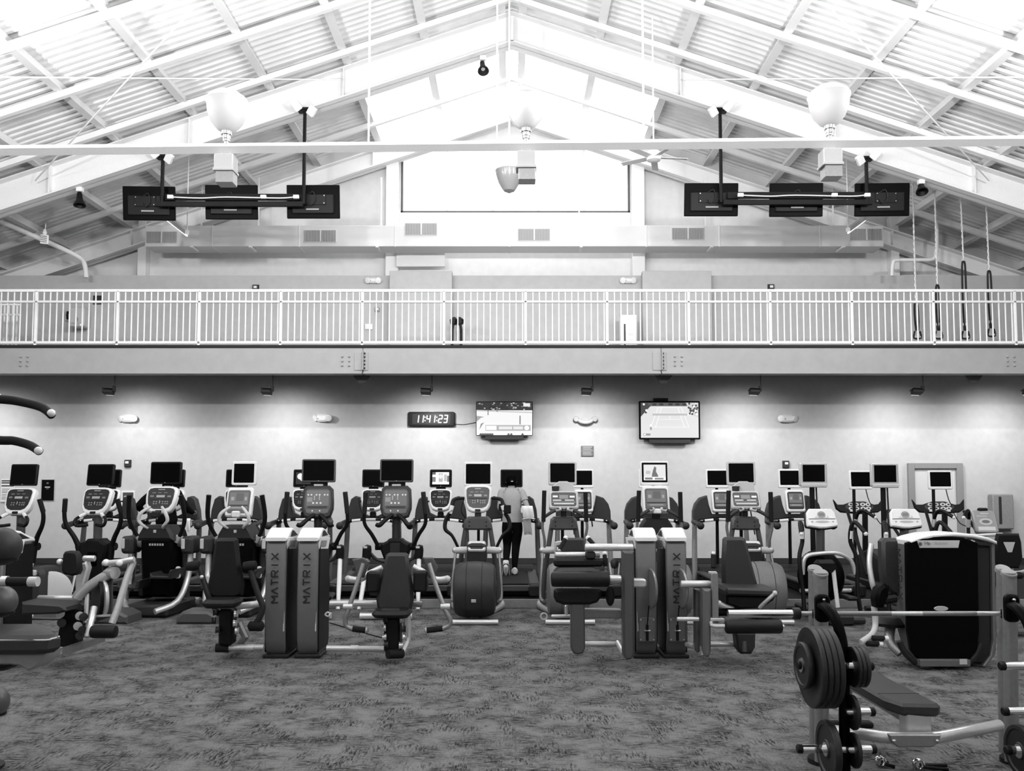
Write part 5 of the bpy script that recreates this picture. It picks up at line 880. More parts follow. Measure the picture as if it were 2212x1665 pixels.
t.part('floor_tube', 'silver', tq([(706, 1400, Y), (842, 1402, Y)], .03, 10)); t.part('tube_sleeve', 'silver', tq([(758, 1401, Y), (774, 1401, Y)], .037, 10)); t.part('rubber_foot', 'black_rubber', tq([(838, 1413, Y-.22), (868, 1411, Y-.1)], [.045, .05], 10)); t.part('cable', 'black_plastic', tq([(712, 1345, Y), (770, 1362, Y-.05), (830, 1379, Y-.1)], .006, 6)); t.part('snap_hook', 'pale_plastic', tq([(702, 1327, Y-.05), (708, 1322, Y-.05), (714, 1327, Y-.05), (708, 1331, Y-.05), (702, 1327, Y-.05)], .008, 6, 3))
# ---- roller-pad leg curl
Y = 8.4; t = Thing('leg_curl_machine', 'leg curl machine with a thick black roller pad beside the plain grey tower', 'gym machine', (xw(1290, Y), Y, 0))
t.part('roller_pad', 'vinyl_black', hroll(1190, 1317, 1251, Y-.3, .073)); t.part('thigh_pad', 'vinyl_black', rpad(1195, 1301, 1205, 1222, Y, .2, .03, .02)); t.part('thigh_tube', 'silver', hroll(1199, 1296, 1198, Y-.02, .028)); t.part('back_pad', 'vinyl_grey', pad([(1216, 1163), (1221, 1161), (1257, 1161), (1261, 1164), (1264, 1193), (1208, 1193)], Y+.45, .09, .02)); t.part('back_frame', 'silver', pad([(1198, 1170), (1214, 1168), (1214, 1176), (1203, 1178), (1201, 1200), (1197, 1200)], Y+.5, .04, .006))
t.part('seat_pad', 'vinyl', pad([(1205, 1221), (1274, 1220), (1290, 1226), (1294, 1240), (1192, 1240), (1196, 1230)], Y+.1, .3, .03)); t.part('front_pad', 'vinyl_black', pad([(1196, 1272), (1202, 1269), (1292, 1269), (1298, 1272), (1297, 1286), (1288, 1298), (1272, 1303), (1216, 1303), (1200, 1297), (1195, 1287)], Y-.1, .12, .03))
t.part('front_post', 'mid_grey', pad([(1231, 1300), (1261, 1300), (1262, 1395), (1257, 1406), (1246, 1409), (1237, 1406), (1231, 1395)], Y-.08, .12, .015)); t.part('main_post', 'mid_grey', pad([(1341, 1188), (1365, 1188), (1365, 1405), (1359, 1417), (1348, 1418), (1342, 1408)], Y-.1, .16, .02)); t.part('top_tube', 'silver', hroll(1263, 1368, 1182, Y-.1, .036)); t.part('top_knuckle', 'dark_plastic', rpad(1264, 1286, 1190, 1207, Y-.06, .1)); t.part('mid_tube', 'silver_dark', rpad(1258, 1342, 1314, 1334, Y+.1, .1, .02, .01)); t.part('floor_tube', 'silver', hroll(1258, 1336, 1391, Y+.15, .027)); t.part('floor_arm', 'silver', tq([(1334, 1388, Y+.12), (1348, 1412, Y-.15)], .028, 10))
t.part('hub_tube', 'silver', hroll(1315, 1342, 1250, Y-.25, .036)); t.part('cam_arm', 'silver', rpad(1363, 1395, 1249, 1268, Y-.1, .1, .03, .015)); t.part('cam_bracket', 'pale_plastic', tq([(1317, 1216, Y-.1), (1320, 1240, Y-.15), (1336, 1242, Y-.15), (1338, 1216, Y-.1)], .009, 6)); t.part('cam_knob', 'charcoal', MB().ball(q(1327, 1217, Y-.1), .042, 12, 1.25)); t.part('ankle_roll', 'black_rubber', MB().ball(q(1318, 1287, Y-.15), .045, 14, 2.2))
for a, b_ in (((1222, 1162), (1209, 1187)), ((1270, 1162), (1283, 1176)), ((1306, 1196), (1308, 1224))): t.part('grip', 'black_rubber', tq([(*a, Y+.1), (*b_, Y+.05)], .022, 10)); t.part('grip_end', 'white_plastic', MB().ball(q(*a, Y+.1), .026, 10)); t.part('grip_end', 'white_plastic', MB().ball(q(*b_, Y+.05), .018, 8))
t.part('pull_rod', 'silver', hroll(1191, 1234, 1331, Y+.1, .018)); t.part('rod_ring', 'pale_plastic', tq([(1175+7*math.cos(k*math.pi/5), 1331+7*math.sin(k*math.pi/5), Y+.1) for k in range(11)], .008, 6)); t.part('side_knob', 'silver', MB().box(q(1224, 1317, Y), (.04, .04, .1), .012))
# ---- slanted-seat leg extension
Y = 8.4; t = Thing('leg_extension_machine', 'leg extension machine with a slanted grey seat beside the lettered cam tower', 'gym machine', (xw(1570, Y), Y, 0))
t.part('back_pad', 'vinyl_grey', pad([(1559, 1163), (1563, 1159), (1600, 1159), (1606, 1164), (1612, 1185), (1622, 1225), (1632, 1262), (1630, 1269), (1562, 1270), (1557, 1262), (1556, 1215)], Y+.35, .1, .03)); sc_ = q(1615, 1273, Y); t.part('seat_pad', 'vinyl', MB().prism([(-.26, .0), (-.24, .035), (.24, .02), (.27, -.01), (.25, -.05), (-.25, -.04)], sc_+V(0, .3, 0), *XZ, .45, .02)); t.part('seat_shell', 'black_plastic', MB().prism([(-.24, -.04), (.25, -.05), (.22, -.1), (.1, -.17), (-.1, -.18), (-.24, -.13)], sc_+V(0, .25, 0), *XZ, .36, .02))
t.part('roller_pad', 'vinyl_black', hroll(1566, 1689, 1353, Y-.35, .067)); t.part('roller_axle', 'silver', hroll(1688, 1694, 1353, Y-.35, .02)); t.part('lever', 'silver_dark', rpad(1537, 1550, 1237, 1345, Y-.2, .05, .015, .006)); t.part('lever_link', 'silver', tq([(1540, 1335, Y-.2), (1537, 1350, Y-.3), (1566, 1352, Y-.35)], .018, 8, 3)); t.part('lever_bracket', 'silver', rpad(1534, 1564, 1335, 1341, Y-.25, .04, .01, .004))
t.part('main_post', 'tower_grey', pad([(1511, 1268), (1528, 1268), (1528, 1400), (1524, 1412), (1516, 1412), (1511, 1400)], Y-.1, .16, .02)); t.part('rear_post', 'mid_grey', pad([(1497, 1270), (1509, 1270), (1510, 1400), (1500, 1404), (1497, 1395)], Y+.05, .14, .015)); t.part('post_foot', 'silver_dark', tq([(1517, 1396, Y-.15), (1517, 1416, Y-.18)], .026, 8)); t.part('seat_post', 'charcoal', pad([(1580, 1360), (1623, 1360), (1622, 1392), (1614, 1406), (1592, 1406), (1584, 1395)], Y+.1, .16, .02)); t.part('seat_post_foot', 'mid_grey', tq([(1607, 1385, Y-.05), (1608, 1408, Y-.08)], .024, 8)); t.part('hub_tube', 'silver', hroll(1470, 1535, 1261, Y-.12, .034)); t.part('stop_bar', 'silver', hroll(1462, 1510, 1337, Y-.22, .022)); t.part('floor_tube', 'silver', hroll(1526, 1590, 1391, Y+.1, .026)); t.part('floor_tube', 'silver', tq([(1484, 1392, Y+.15), (1500, 1396, Y)], .028, 8))
t.part('grip', 'black_rubber', tq([(1541, 1198, Y+.1), (1541, 1226, Y+.05)], .026, 10)); t.part('grip_end', 'silver', MB().ball(q(1541, 1196, Y+.1), .027, 10)); t.part('adjuster', 'silver', rpad(1531, 1548, 1234, 1240, Y-.1, .06, .01, .004)); t.part('adjust_lever', 'silver', tq([(1640, 1312, Y-.1), (1655, 1298, Y-.15), (1672, 1283, Y-.18)], .018, 8, 3)); t.part('lever_ball', 'pale_plastic', MB().ball(q(1674, 1281, Y-.18), .026, 10)); t.part('frame_tube', 'black_plastic', hroll(1528, 1600, 1322, Y+.1, .04))
# ---- machine beside the medicine balls
Y = 8.3; t = Thing('leg_press_machine', 'seated machine with a small black back pad, round cam plate and low roller', 'gym machine', (xw(190, Y), Y, 0))
t.part('back_pad', 'vinyl_black', pad([(145, 1196), (149, 1190), (158, 1188), (174, 1190), (179, 1197), (181, 1230), (177, 1239), (165, 1242), (147, 1238), (142, 1230)], Y-.1, .09, .02)); t.part('pad_bar', 'silver', hroll(180, 206, 1206, Y+.05, .03)); t.part('pad_bar', 'silver_dark', hroll(128, 146, 1213, Y, .02)); t.part('bar_end', 'white_plastic', MB().ball(q(129, 1213, Y), .03, 10)); t.part('seat_pad', 'vinyl', pad([(84, 1291), (165, 1296), (176, 1302), (177, 1310), (160, 1316), (84, 1318)], Y-.1, .3, .02)); t.part('seat_tube', 'silver', hroll(82, 160, 1292, Y+.15, .03))
t.part('upright', 'silver', pad([(174, 1222), (196, 1210), (200, 1225), (186, 1275), (180, 1300), (163, 1298), (166, 1282), (173, 1272)], Y+.1, .1, .015)); t.part('bent_arm', 'silver', tq([(168, 1292, Y), (178, 1278, Y), (205, 1258, Y), (240, 1237, Y)], .05, 10, 3)); t.part('arm_joint', 'silver', MB().lathe([(.02, -.06), (.06, -.055), (.06, .055), (.02, .06)], q(241, 1237, Y), (1, -.5, 0), 16)); t.part('strut', 'silver', tq([(190, 1268, Y+.05), (185, 1345, Y-.05)], .025, 8)); t.part('side_plate', 'mid_grey', pad([(214, 1270), (245, 1232), (245, 1330), (210, 1342)], Y+.05, .03, .006)); t.part('cam_plate', 'silver', MB().lathe([(.02, 0), (.17, 0), (.18, .015), (.17, .03), (.02, .03)], q(227, 1292, Y), (-.75, -.6, 0), 28)); t.part('cam_hub', 'black_plastic', MB().lathe([(.045, 0), (.045, .02)], q(224, 1303, Y-.06), (-.75, -.6, 0), 14)); t.part('cam_shadow', 'black_plastic', MB().lathe([(.02, 0), (.2, 0), (.2, .04), (.02, .04)], q(216, 1290, Y+.06), (-.75, -.6, 0), 24))
t.part('cross_bar', 'silver', tq([(224, 1217, Y), (258, 1214, Y-.05), (290, 1208, Y-.05)], .03, 10)); t.part('bar_end', 'white_plastic', MB().ball(q(258, 1216, Y-.08), .034, 10)); t.part('bar_end', 'white_plastic', MB().ball(q(229, 1215, Y-.03), .036, 10)); t.part('hanger', 'black_plastic', tq([(228, 1220, Y), (228, 1248, Y)], .03, 8)); t.part('swing_leg', 'silver', tq([(288, 1212, Y), (272, 1255, Y-.05), (257, 1305, Y-.1), (242, 1346, Y-.15)], .034, 10, 3)); t.part('tie_bar', 'silver', tq([(205, 1331, Y-.1), (240, 1329, Y-.1)], .012, 6)); t.part('roller', 'vinyl_black', hroll(197, 252, 1364, Y-.3, .062)); t.part('roller_arm', 'silver', tq([(204, 1312, Y-.1), (196, 1345, Y-.2), (190, 1375, Y-.25)], [.034, .03, .03], 10, 3)); t.part('post', 'black_plastic', MB().box(q(157, 1352, Y), (.2, .16, .42), .03, Matrix.Rotation(.15, 3, 'Y')))
for i, (x, y) in enumerate(((133, 1345), (172, 1330), (180, 1332), (168, 1352), (178, 1360), (130, 1325), (172, 1372))): t.part('pulley', 'silver' if i % 2 else 'charcoal', MB().lathe([(.01, -.02), (.04, -.018), (.032, 0), (.04, .018), (.01, .02)], q(x, y, Y-.14), (.5, -.8, 0), 14))
t.part('base_rail', 'silver_dark', tq([(140, 1406, Y-.25), (222, 1378, Y+.2)], .045, 4)); t.part('floor_tube', 'silver', tq([(112, 1388, Y), (160, 1388, Y)], .03, 10)); t.part('front_plate', 'silver', MB().box(q(100, 1326, Y+.3), (.25, .04, .07), .01))
# ---- wide black tower machine on the other side
Y = 8.15; t = Thing('hip_machine', 'wide black-panelled hip machine with a white arched cap', 'gym machine', (xw(2020, Y), Y, 0))
t.part('panel', 'black_gloss', pad([(1952, 1172), (1985, 1160), (2029, 1156), (2075, 1160), (2106, 1172), (2109, 1360), (2104, 1400), (2088, 1422), (1978, 1422), (1962, 1402), (1955, 1360)], Y+.0, .06, .012)); t.part('edge_strip', 'tower_grey', pad([(1930, 1168), (1953, 1166), (1957, 1380), (1966, 1410), (1985, 1428), (1975, 1428), (1950, 1400), (1938, 1360)], Y+.3, .33, .012)); t.part('edge_strip', 'tower_grey', pad([(2105, 1168), (2111, 1170), (2115, 1370), (2112, 1400), (2092, 1426), (2086, 1424), (2102, 1402), (2108, 1370)], Y+.3, .31, .008)); t.part('housing', 'dark_plastic', pad([(1956, 1175), (2104, 1175), (2106, 1400), (2090, 1420), (1980, 1420), (1960, 1400)], Y+.32, .3, .02))
arc = [(1929, 1163), (1945, 1156), (1975, 1149), (2020, 1146), (2060, 1149), (2092, 1156), (2110, 1164)]; t.part('cap', 'white_plastic', pad(arc + [(2110, 1170), (2090, 1163), (2060, 1157), (2020, 1154), (1978, 1157), (1952, 1165), (1930, 1172)], Y+.3, .36, .012)); a = q(2025, 1175, Y-.06)
pl = t.part('placard', 'pale_plastic', pad([(1980, 1167), (2072, 1167), (2069, 1183), (1986, 1183)], Y-.06, .012, .002)); c = q(2026, 1175, Y-.075); picture(t, 'placard_print', c, *XZ, [(.1, circ(.018, 12, -.17, 0)), *text_polys('Hip', .045, -.105, .008, .03), *text_polys('Abductor', .04, .01, .008, .25)], 'printed', pl)
t.part('badge', 'silver', MB().lathe([(.062, 0), (.07, .006), (.06, .014), (.01, .014)], q(2032, 1314, Y-.06), (0, -1, 0), 24, 1) if False else MB().prism(circ(.068, 24, ry=.024), q(2032, 1314, Y-.06), *XZ, .012, .003)); t.part('base_plate', 'tower_grey', rpad(1982, 2089, 1422, 1437, Y-.05, .12, .01, .004)); t.part('plate_sticker', 'pale_plastic', MB().box(q(2081, 1429, Y-.115), (.07, .006, .05)))
c = q(1943, 1240, Y-.035); picture(t, 'lettering', c+V(-.01, -.001, 0), (0, 0, -1), (1, 0, 0), logo_polys(.5, .045, .011, .012), 'printed', None, .004)
for P in ([(1942, 1385), (1955, 1410), (1978, 1432)], [(2118, 1388), (2110, 1410), (2090, 1432)]): t.part('corner_tube', 'dark_plastic', tq([(x, y, Y-.02) for x, y in P], .03, 10, 4))
t.part('seat_pad', 'vinyl_grey', pad([(1893, 1168), (1900, 1161), (1932, 1161), (1934, 1285), (1915, 1280), (1899, 1262), (1894, 1230)], Y+.35, .14, .03)); t.part('lever_tube', 'silver', tq([(1882, 1175, Y+.2), (1878, 1215, Y+.15), (1884, 1258, Y+.1), (1890, 1275, Y+.1)], .026, 10, 4)); t.part('knee_block', 'black_gloss', pad([(1882, 1268), (1896, 1256), (1908, 1262), (1905, 1285), (1895, 1308), (1880, 1308), (1877, 1290)], Y+.05, .16, .03)); t.part('cross_piece', 'dark_plastic', tq([(1900, 1298, Y+.2), (1935, 1292, Y+.2)], .04, 8)); t.part('foot_lever', 'pale_plastic', tq([(1888, 1310, Y), (1891, 1345, Y), (1885, 1368, Y-.05), (1860, 1387, Y-.1)], .028, 10, 4)); t.part('seat_disc', 'black_plastic', MB().lathe([(.18, 0), (.18, .03), (.1, .08)], q(1925, 1350, Y+.3), n=20)); t.part('seat_post', 'silver_dark', tq([(1925, 1345, Y+.3), (1922, 1385, Y+.2), (1945, 1412, Y+.1)], [.05, .045, .04], 10, 3))
for y in (1378, 1390): t.part('grip', 'black_rubber', tq([(1872+(1390-y), y, Y-.1), (1898+(1390-y), y+1, Y-.1)], .026, 10)); t.part('grip_end', 'white_plastic', tq([(1896+(1390-y), y+1, Y-.1), (1906+(1390-y), y+1, Y-.1)], .026, 10))
# ================================================================ bench press station
YB = 5.4
t = Thing('bench_press_rack', 'silver bench press rack with twin-tube uprights, storage pegs and a flat black bench', 'weight bench', (xw(1965, YB), YB, 0))
for sd, xf, xbk, xbot in ((-1, 1773, 1761, -12), (1, 2180, 2167, -8)):
    for xx, yt, Yp, nm in ((xf, 1237, 5.33, 'front_tube'), (xbk, 1228, 5.5, 'rear_tube')):
        a = q(xx, yt, Yp); b_ = V(a.x-.01, Yp+.02, .03)
        u = t.part(nm, 'silver_dark', MB().tube([a, b_], .045, 14, flat=.75, up=(1, 0, 0))); t.part('top_cap', 'fascia_grey', MB().lathe([(.047, -.02), (.047, .002), (.043, .006), (.01, .007)], a, (0, -.45, .9), 18), u)
    t.part('rubber_foot', 'black_rubber', MB().lathe([(.09, 0), (.09, .03), (.06, .05)], V(a.x-.01, 5.42, 0), n=16)); c = q(xf, 1312, 5.27); t.part('hook_plate', 'black_gloss', MB().prism(rrect(.09, .17, .03), c, *XZ, .05, .012)); t.part('bolt', 'chrome', MB().ball(c+V(.0, -.052, .055), .012, 8))
    t.part('bar_hook', 'black_plastic', MB().tube([q(xf-14, 1318, 5.48), q(xf-14, 1332, 5.44), q(xf-14, 1318, 5.4)], .014, 6, 3)); s = -1 if sd < 0 else 1
    if sd < 0: P = [(1773, 1306, 5.25), (1790, 1316, 5.15), (1808, 1345, 5.08), (1821, 1400, 5.05), (1824, 1480, 5.02), (1824, 1560, 5.0), (1826, 1690, 5.0)]
    else: P = [(2182, 1306, 5.25), (2200, 1316, 5.15), (2220, 1345, 5.08), (2235, 1400, 5.05), (2238, 1480, 5.02), (2238, 1560, 5.0), (2238, 1690, 5.0)]
    t.part('storage_arm', 'black_gloss', MB().tube([q(*p) for p in P], [.036, .036, .034, .034, .034, .034, .034], 12, 5, flat=.8)); 
t.part('cross_tube', 'silver', MB().tube([q(1800, 1578, 5.25), q(1860, 1585, 5.12), q(1915, 1592, 5.05), q(1970, 1595, 5.02), q(2025, 1592, 5.05), q(2090, 1580, 5.15), q(2158, 1566, 5.3)], .035, 12, 4)); a = q(1972, 1594, 4.98); t.part('joint_plate', 'silver_dark', MB().prism([(-.155, .03), (.155, .03), (.14, -.02), (.1, -.045), (-.1, -.045), (-.14, -.02)], a+V(0, .0, 0), *XZ, .03, .008))
for s in (-1, 1): t.part('bolt', 'chrome', MB().ball(a+V(s*.125, -.03, -.005), .012, 8))
bx0, bx1 = 2.29, 2.575; bz = .455
t.part('bench_pad', 'vinyl_grey', MB().prism([(bx0, 5.22), (bx0+.05, 5.08), (bx1-.03, 5.06), (bx1, 5.1), (bx1-.01, 6.2), (bx1-.06, 6.28), (bx0+.05, 6.28), (bx0, 6.2)], (0, 0, bz-.075), (1, 0, 0), (0, 1, 0), .075, .018)); t.part('pad_seam', 'charcoal', MB().box(((bx0+bx1)/2, 5.33, bz-.001), (bx1-bx0-.03, .006, .006))); t.part('bench_post', 'silver', MB().box(((bx0+bx1)/2+.01, 5.14, .33), (.15, .11, .2), .008)); t.part('bench_spine', 'silver_dark', MB().box(((bx0+bx1)/2, 5.7, .34), (.08, 1.1, .06), .01)); t.part('bench_leg', 'silver_dark', MB().tube([V(2.43, 6.15, .36), V(2.43, 6.2, .04)], .045, 10)); t.part('bench_foot', 'black_rubber', MB().box((2.43, 6.2, .02), (.4, .08, .04), .01))
pegs = ((1729, 1436, -1, 4.95), (1880, 1438, 1, 4.95), (1883, 1537, 1, 4.93), (1886, 1618, 1, 4.92), (1728, 1617, -1, 4.9), (2165, 1438, -1, 4.95), (2172, 1536, -1, 4.93), (2178, 1620, -1, 4.9))
for x, y, s, yy in pegs:
    xr = 1824 if x < 2000 else 2238; a, b_ = q(xr, y, yy+.05), q(x, y, yy+.05); b_ = V(b_.x, a.y, a.z); t.part('peg', 'chrome', MB().tube([a, b_], .024, 14)); t.part('peg_cap', 'black_plastic', MB().lathe([(.027, -.012), (.027, .012), (.02, .018)], b_, b_-a, 14))
def plate(x, y, yy, dia, th, lab):
    c = q(x, y, yy); R_ = dia/2; p = Thing('weight_plate', lab, 'weight plate', c, 'weight plates on the rack pegs')
    p.part('disc', 'cast_iron', MB().lathe([(.028, -th*.5), (R_*.3, -th*.5), (R_*.34, -th*.28), (R_*.78, -th*.28), (R_*.83, -th*.5), (R_*.97, -th*.5), (R_, -th*.3), (R_, th*.3), (R_*.97, th*.5), (R_*.83, th*.5), (R_*.78, th*.28), (R_*.34, th*.28), (R_*.3, th*.5), (.028, th*.5)], c, (1, 0, 0), 40)); p.part('hub', 'chrome', MB().lathe([(.027, -th*.55), (.04, -th*.56), (.042, th*.56), (.027, th*.55)], c, (1, 0, 0), 20))
plate(1736, 1437, 4.98, .27, .034, 'small black plate outermost on the tall stack, with a bright hub')
for k, nm in enumerate(('outermost', 'second', 'third', 'innermost')): plate(1752+k*12.2, 1440, 4.98, .47, .032, 'large black plate, %s of the four big ones on the upper peg' % nm)
for k, nm in enumerate(('nearest the storage arm', 'in the middle', 'nearest the peg end')): plate(1843+k*9, 1440, 4.98, .235, .022, 'small black plate of the three above the bench pad, %s' % nm)
plate(1842, 1538, 4.95, .2, .022, 'single small black plate on the middle peg beside the bench'); plate(1845, 1620, 4.94, .2, .022, 'single small black plate on the lowest peg beside the bench'); plate(1790, 1618, 4.92, .33, .04, 'large black plate on the low peg at the foot of the rack'); plate(2206, 1622, 4.94, .3, .035, 'dark plate on the low peg cut by the picture edge')
# barbell
Yr = 5.43; zc = zw(1325, Yr); xl = xw(1566, Yr); cl = xw(1715, Yr); b = Thing('barbell', 'long chrome barbell racked across the bench uprights', 'barbell', (xl+1.1, Yr, zc))
b.part('shaft', 'silver', MB().tube([V(cl, Yr, zc), V(cl+1.42, Yr, zc)], .0145, 12))
for s, x0, x1 in ((-1, xl, cl-.03), (1, cl+1.45, cl+1.88)): b.part('sleeve', 'chrome', MB().tube([V(x0, Yr, zc), V(x1, Yr, zc)], .025, 16)); b.part('collar', 'dark_plastic', MB().lathe([(.03, -.025), (.038, -.02), (.038, .02), (.03, .025)], V(cl-.01 if s < 0 else cl+1.43, Yr, zc), (1, 0, 0), 18))
for k in range(2): b.part('knurl', 'silver_dark', MB().tube([V(cl+.25+k*.55, Yr, zc), V(cl+.6+k*.55, Yr, zc)], .0152, 12))
# spring collars on the carpet
for (x, y, a, lab) in ((1906, 1640, .3, 'chrome spring clip lying on the carpet under the bench'), (1980, 1646, -.4, 'chrome spring clip with long black handles on the carpet')):
    c = V(xw(x, 5.2), 1.77/((y-1045)/1800), .028); t = Thing('spring_clip', lab, 'barbell clip', (c.x, c.y, 0), 'spring clips on the carpet')
    mb = MB(); pts = [c+V(.028*math.cos(k*.6), (k/30-.5)*.035, .028*math.sin(k*.6)) for k in range(31)]; t.part('coil', 'chrome', MB().tube(pts, .006, 6)); t.part('grip', 'black_plastic', MB().tube([c+V(.02, -.02, -.01), c+V(.16 if x > 1950 else .07, -.05, -.016)], .011, 8)); t.part('grip', 'black_plastic', MB().tube([c+V(.02, .02, -.01), c+V(.19 if x > 1950 else .06, .03, -.016)], .011, 8))
# ================================================================ near edge: ball rack, dip station
Y = 5.2; t = Thing('ball_rack', 'upright rack holding three grey medicine balls one above another at the picture edge', 'ball rack', (xw(-40, Y), Y+.1, 0))
t.part('post', 'mid_grey', MB().tube([V(xw(-40, Y), Y+.1, .02), V(xw(-40, Y), Y+.1, 1.5)], .045, 12)); t.part('foot', 'dark_plastic', MB().lathe([(.14, 0), (.14, .02), (.06, .05)], (xw(-40, Y), Y+.1, 0), n=24))
balls = ((3, 1180, .118, 'dark grey medicine ball, topmost on the rack'), (0, 1299, .1, 'two-tone grey medicine ball, middle one on the rack'), (-18, 1517, .1, 'grey medicine ball, lowest on the rack'))
for x, y, r, lab in balls:
    c = q(x, y, Y); t.part('ring', 'black_plastic', MB().tube([c+V(r*.75*math.cos(k*math.pi/8), r*.75*math.sin(k*math.pi/8), -r*.68) for k in range(17)], .01, 6)); t.part('arm', 'black_plastic', MB().tube([c+V(-r*.7, 0, -r*.68), V(xw(-40, Y), Y+.1, c.z-r*.68)], .012, 6)); s = Thing('medicine_ball', lab, 'medicine ball', c, 'medicine balls on the rack'); s.part('shell', 'charcoal' if 'topmost' in lab else 'mid_grey', MB().ball(c, r, 28)); s.part('band', 'dark_plastic', MB().lathe([(r*.93, -r*.36), (r*1.004, -r*.1), (r*1.004, r*.1), (r*.93, r*.36)], c, (.8, -.5, .5), 32)); s.part('valve', 'pale_plastic', MB().lathe([(.008, 0), (.008, .004)], c+V(.3, -.9, .3)*r*.995, (.3, -.9, .3), 8))
Y = 4.9; xb = xw(-260, Y); t = Thing('dip_station', 'chin-up and dip station at the picture edge with black grips and a thick padded step', 'gym machine', (xb, Y, 0))
t.part('mast', 'silver_dark', MB().box((xb, Y+.2, 1.25), (.14, .2, 2.46), .02)); t.part('base', 'silver_dark', MB().box((xb, Y+.1, .04), (.5, .5, .08), .02))
for P, e in (([(-140, 852, Y), (0, 862, Y), (45, 868, Y), (90, 880, Y-.02), (112, 897, Y-.06)], (113, 890)), ([(-140, 945, Y), (0, 951, Y), (30, 952, Y), (65, 962, Y-.02), (85, 975, Y-.06)], (85, 971))): t.part('chin_grip', 'black_rubber', MB().tube([q(*p) for p in P], [.028, .027, .026, .025, .024], 12, 6)); t.part('grip_cap', 'white_plastic', MB().ball(q(e[0]-2, e[1]+2, Y-.065), .023, 12))
t.part('grip_bracket', 'white_paint', MB().prism([(-.1, .1), (.0, .02), (.03, -.01), (-.1, .0)], q(-6, 850, Y+.02), *XZ, .03, .006))
plan = [(-3.6, 4.78), (-2.72, 4.78), (-2.64, 4.8), (-2.6, 4.86), (-2.84, 5.16), (-2.92, 5.22), (-3.6, 5.22)]; c = V(-2.9, 4.9, .86); t.part('step_pad', 'vinyl', MB().prism(plan, (0, 0, .805), (1, 0, 0), (0, 1, 0), .105, .028)); t.part('pad_piping', 'pale_plastic', MB().tube([V(-3.5, 4.79, .885), V(-2.72, 4.79, .885), V(-2.63, 4.82, .888), V(-2.62, 4.88, .89)], .005, 6, 4))
t.part('pad_bracket', 'fascia_grey', MB().prism([(-3.6, .8), (-2.68, .8), (-2.7, .76), (-2.75, .71), (-2.78, .70), (-2.83, .73), (-2.88, .735), (-3.6, .735)], (0, 5.05, 0), *XZ, .2, .01)); t.part('foot_peg', 'black_rubber', MB().tube([q(-60, 1440, Y), q(12, 1436, Y-.02), q(24, 1433, Y-.03)], [.03, .02, .012], 10)); t.part('swing_arm', 'silver_dark', MB().box((xb+.12, Y+.1, c.z-.05), (.3, .08, .08), .01))
t.part('handle', 'black_rubber', tq([(-120, 1256, Y), (16, 1256, Y), (66, 1256, Y)], .027, 12)); t.part('handle_collar', 'silver', tq([(4, 1255, Y), (17, 1255, Y)], .03, 12)); t.part('handle_end', 'pale_plastic', tq([(63, 1256, Y), (82, 1256, Y)], .029, 12))
c = V(xw(170, 4.3), 5.15-.0, .0); c = V((172-1106)/1800*5.1, 1.77/((1672-1045)/1800), 0); single('floor_mat', 'black_rubber', MB().prism(circ(.15, 24, ry=.12), c, (1, 0, 0), (0, 1, 0), .012, .003), 'dark rounded rubber mat edge on the carpet at the bottom', 'mat', c)
# ================================================================ people
def person(name, label, loc, joints, clothes):
    """one continuous skinned body grown from joints; clothing as child meshes"""
    names = list(joints); me = bpy.data.meshes.new('body'); ed = [(names.index(a), names.index(b_)) for a, b_ in EDGES if a in joints and b_ in joints]
    me.from_pydata([joints[n][0] for n in names], ed, []); ob = bpy.data.objects.new('body_tmp', me); COL.objects.link(ob)
    ob.modifiers.new('skin', 'SKIN'); ob.modifiers.new('sub', 'SUBSURF').levels = 2; ob.modifiers['sub'].render_levels = 2
    for i, n in enumerate(names):
        sv = me.skin_vertices[0].data[i]; r = joints[n][1]; sv.radius = r if isinstance(r, tuple) else (r, r); sv.use_root = (n == 'pelvis')
    dg = bpy.context.evaluated_depsgraph_get(); m2 = bpy.data.meshes.new_from_object(ob.evaluated_get(dg)); bpy.data.objects.remove(ob)
    m2.polygons.foreach_set('use_smooth', [True]*len(m2.polygons)); m2.materials.clear()
    for k in clothes['mats']: m2.materials.append(MATS[k])
    for p in m2.polygons: p.material_index = clothes['pick'](p.center)
    T = Thing(name, label, 'person', loc); T.org = V(0, 0, 0); T.part('body', '', m2); return T
EDGES = [('pelvis', 'belly'), ('belly', 'chest'), ('chest', 'neck'), ('neck', 'skull'), ('skull', 'crown')]
for s in 'lr': EDGES += [('pelvis', 'hip_'+s), ('hip_'+s, 'knee_'+s), ('knee_'+s, 'calf_'+s), ('calf_'+s, 'ankle_'+s), ('ankle_'+s, 'toe_'+s), ('chest', 'shoulder_'+s), ('shoulder_'+s, 'elbow_'+s), ('elbow_'+s, 'wrist_'+s), ('wrist_'+s, 'palm_'+s)]
for s in 'lr':
    EDGES += [('palm_'+s, 'thumb1_'+s), ('thumb1_'+s, 'thumb2_'+s)]
    for k in range(4): EDGES += [('palm_'+s, 'f%da_%s' % (k, s)), ('f%da_%s' % (k, s), 'f%db_%s' % (k, s)), ('f%db_%s' % (k, s), 'f%dc_%s' % (k, s))]
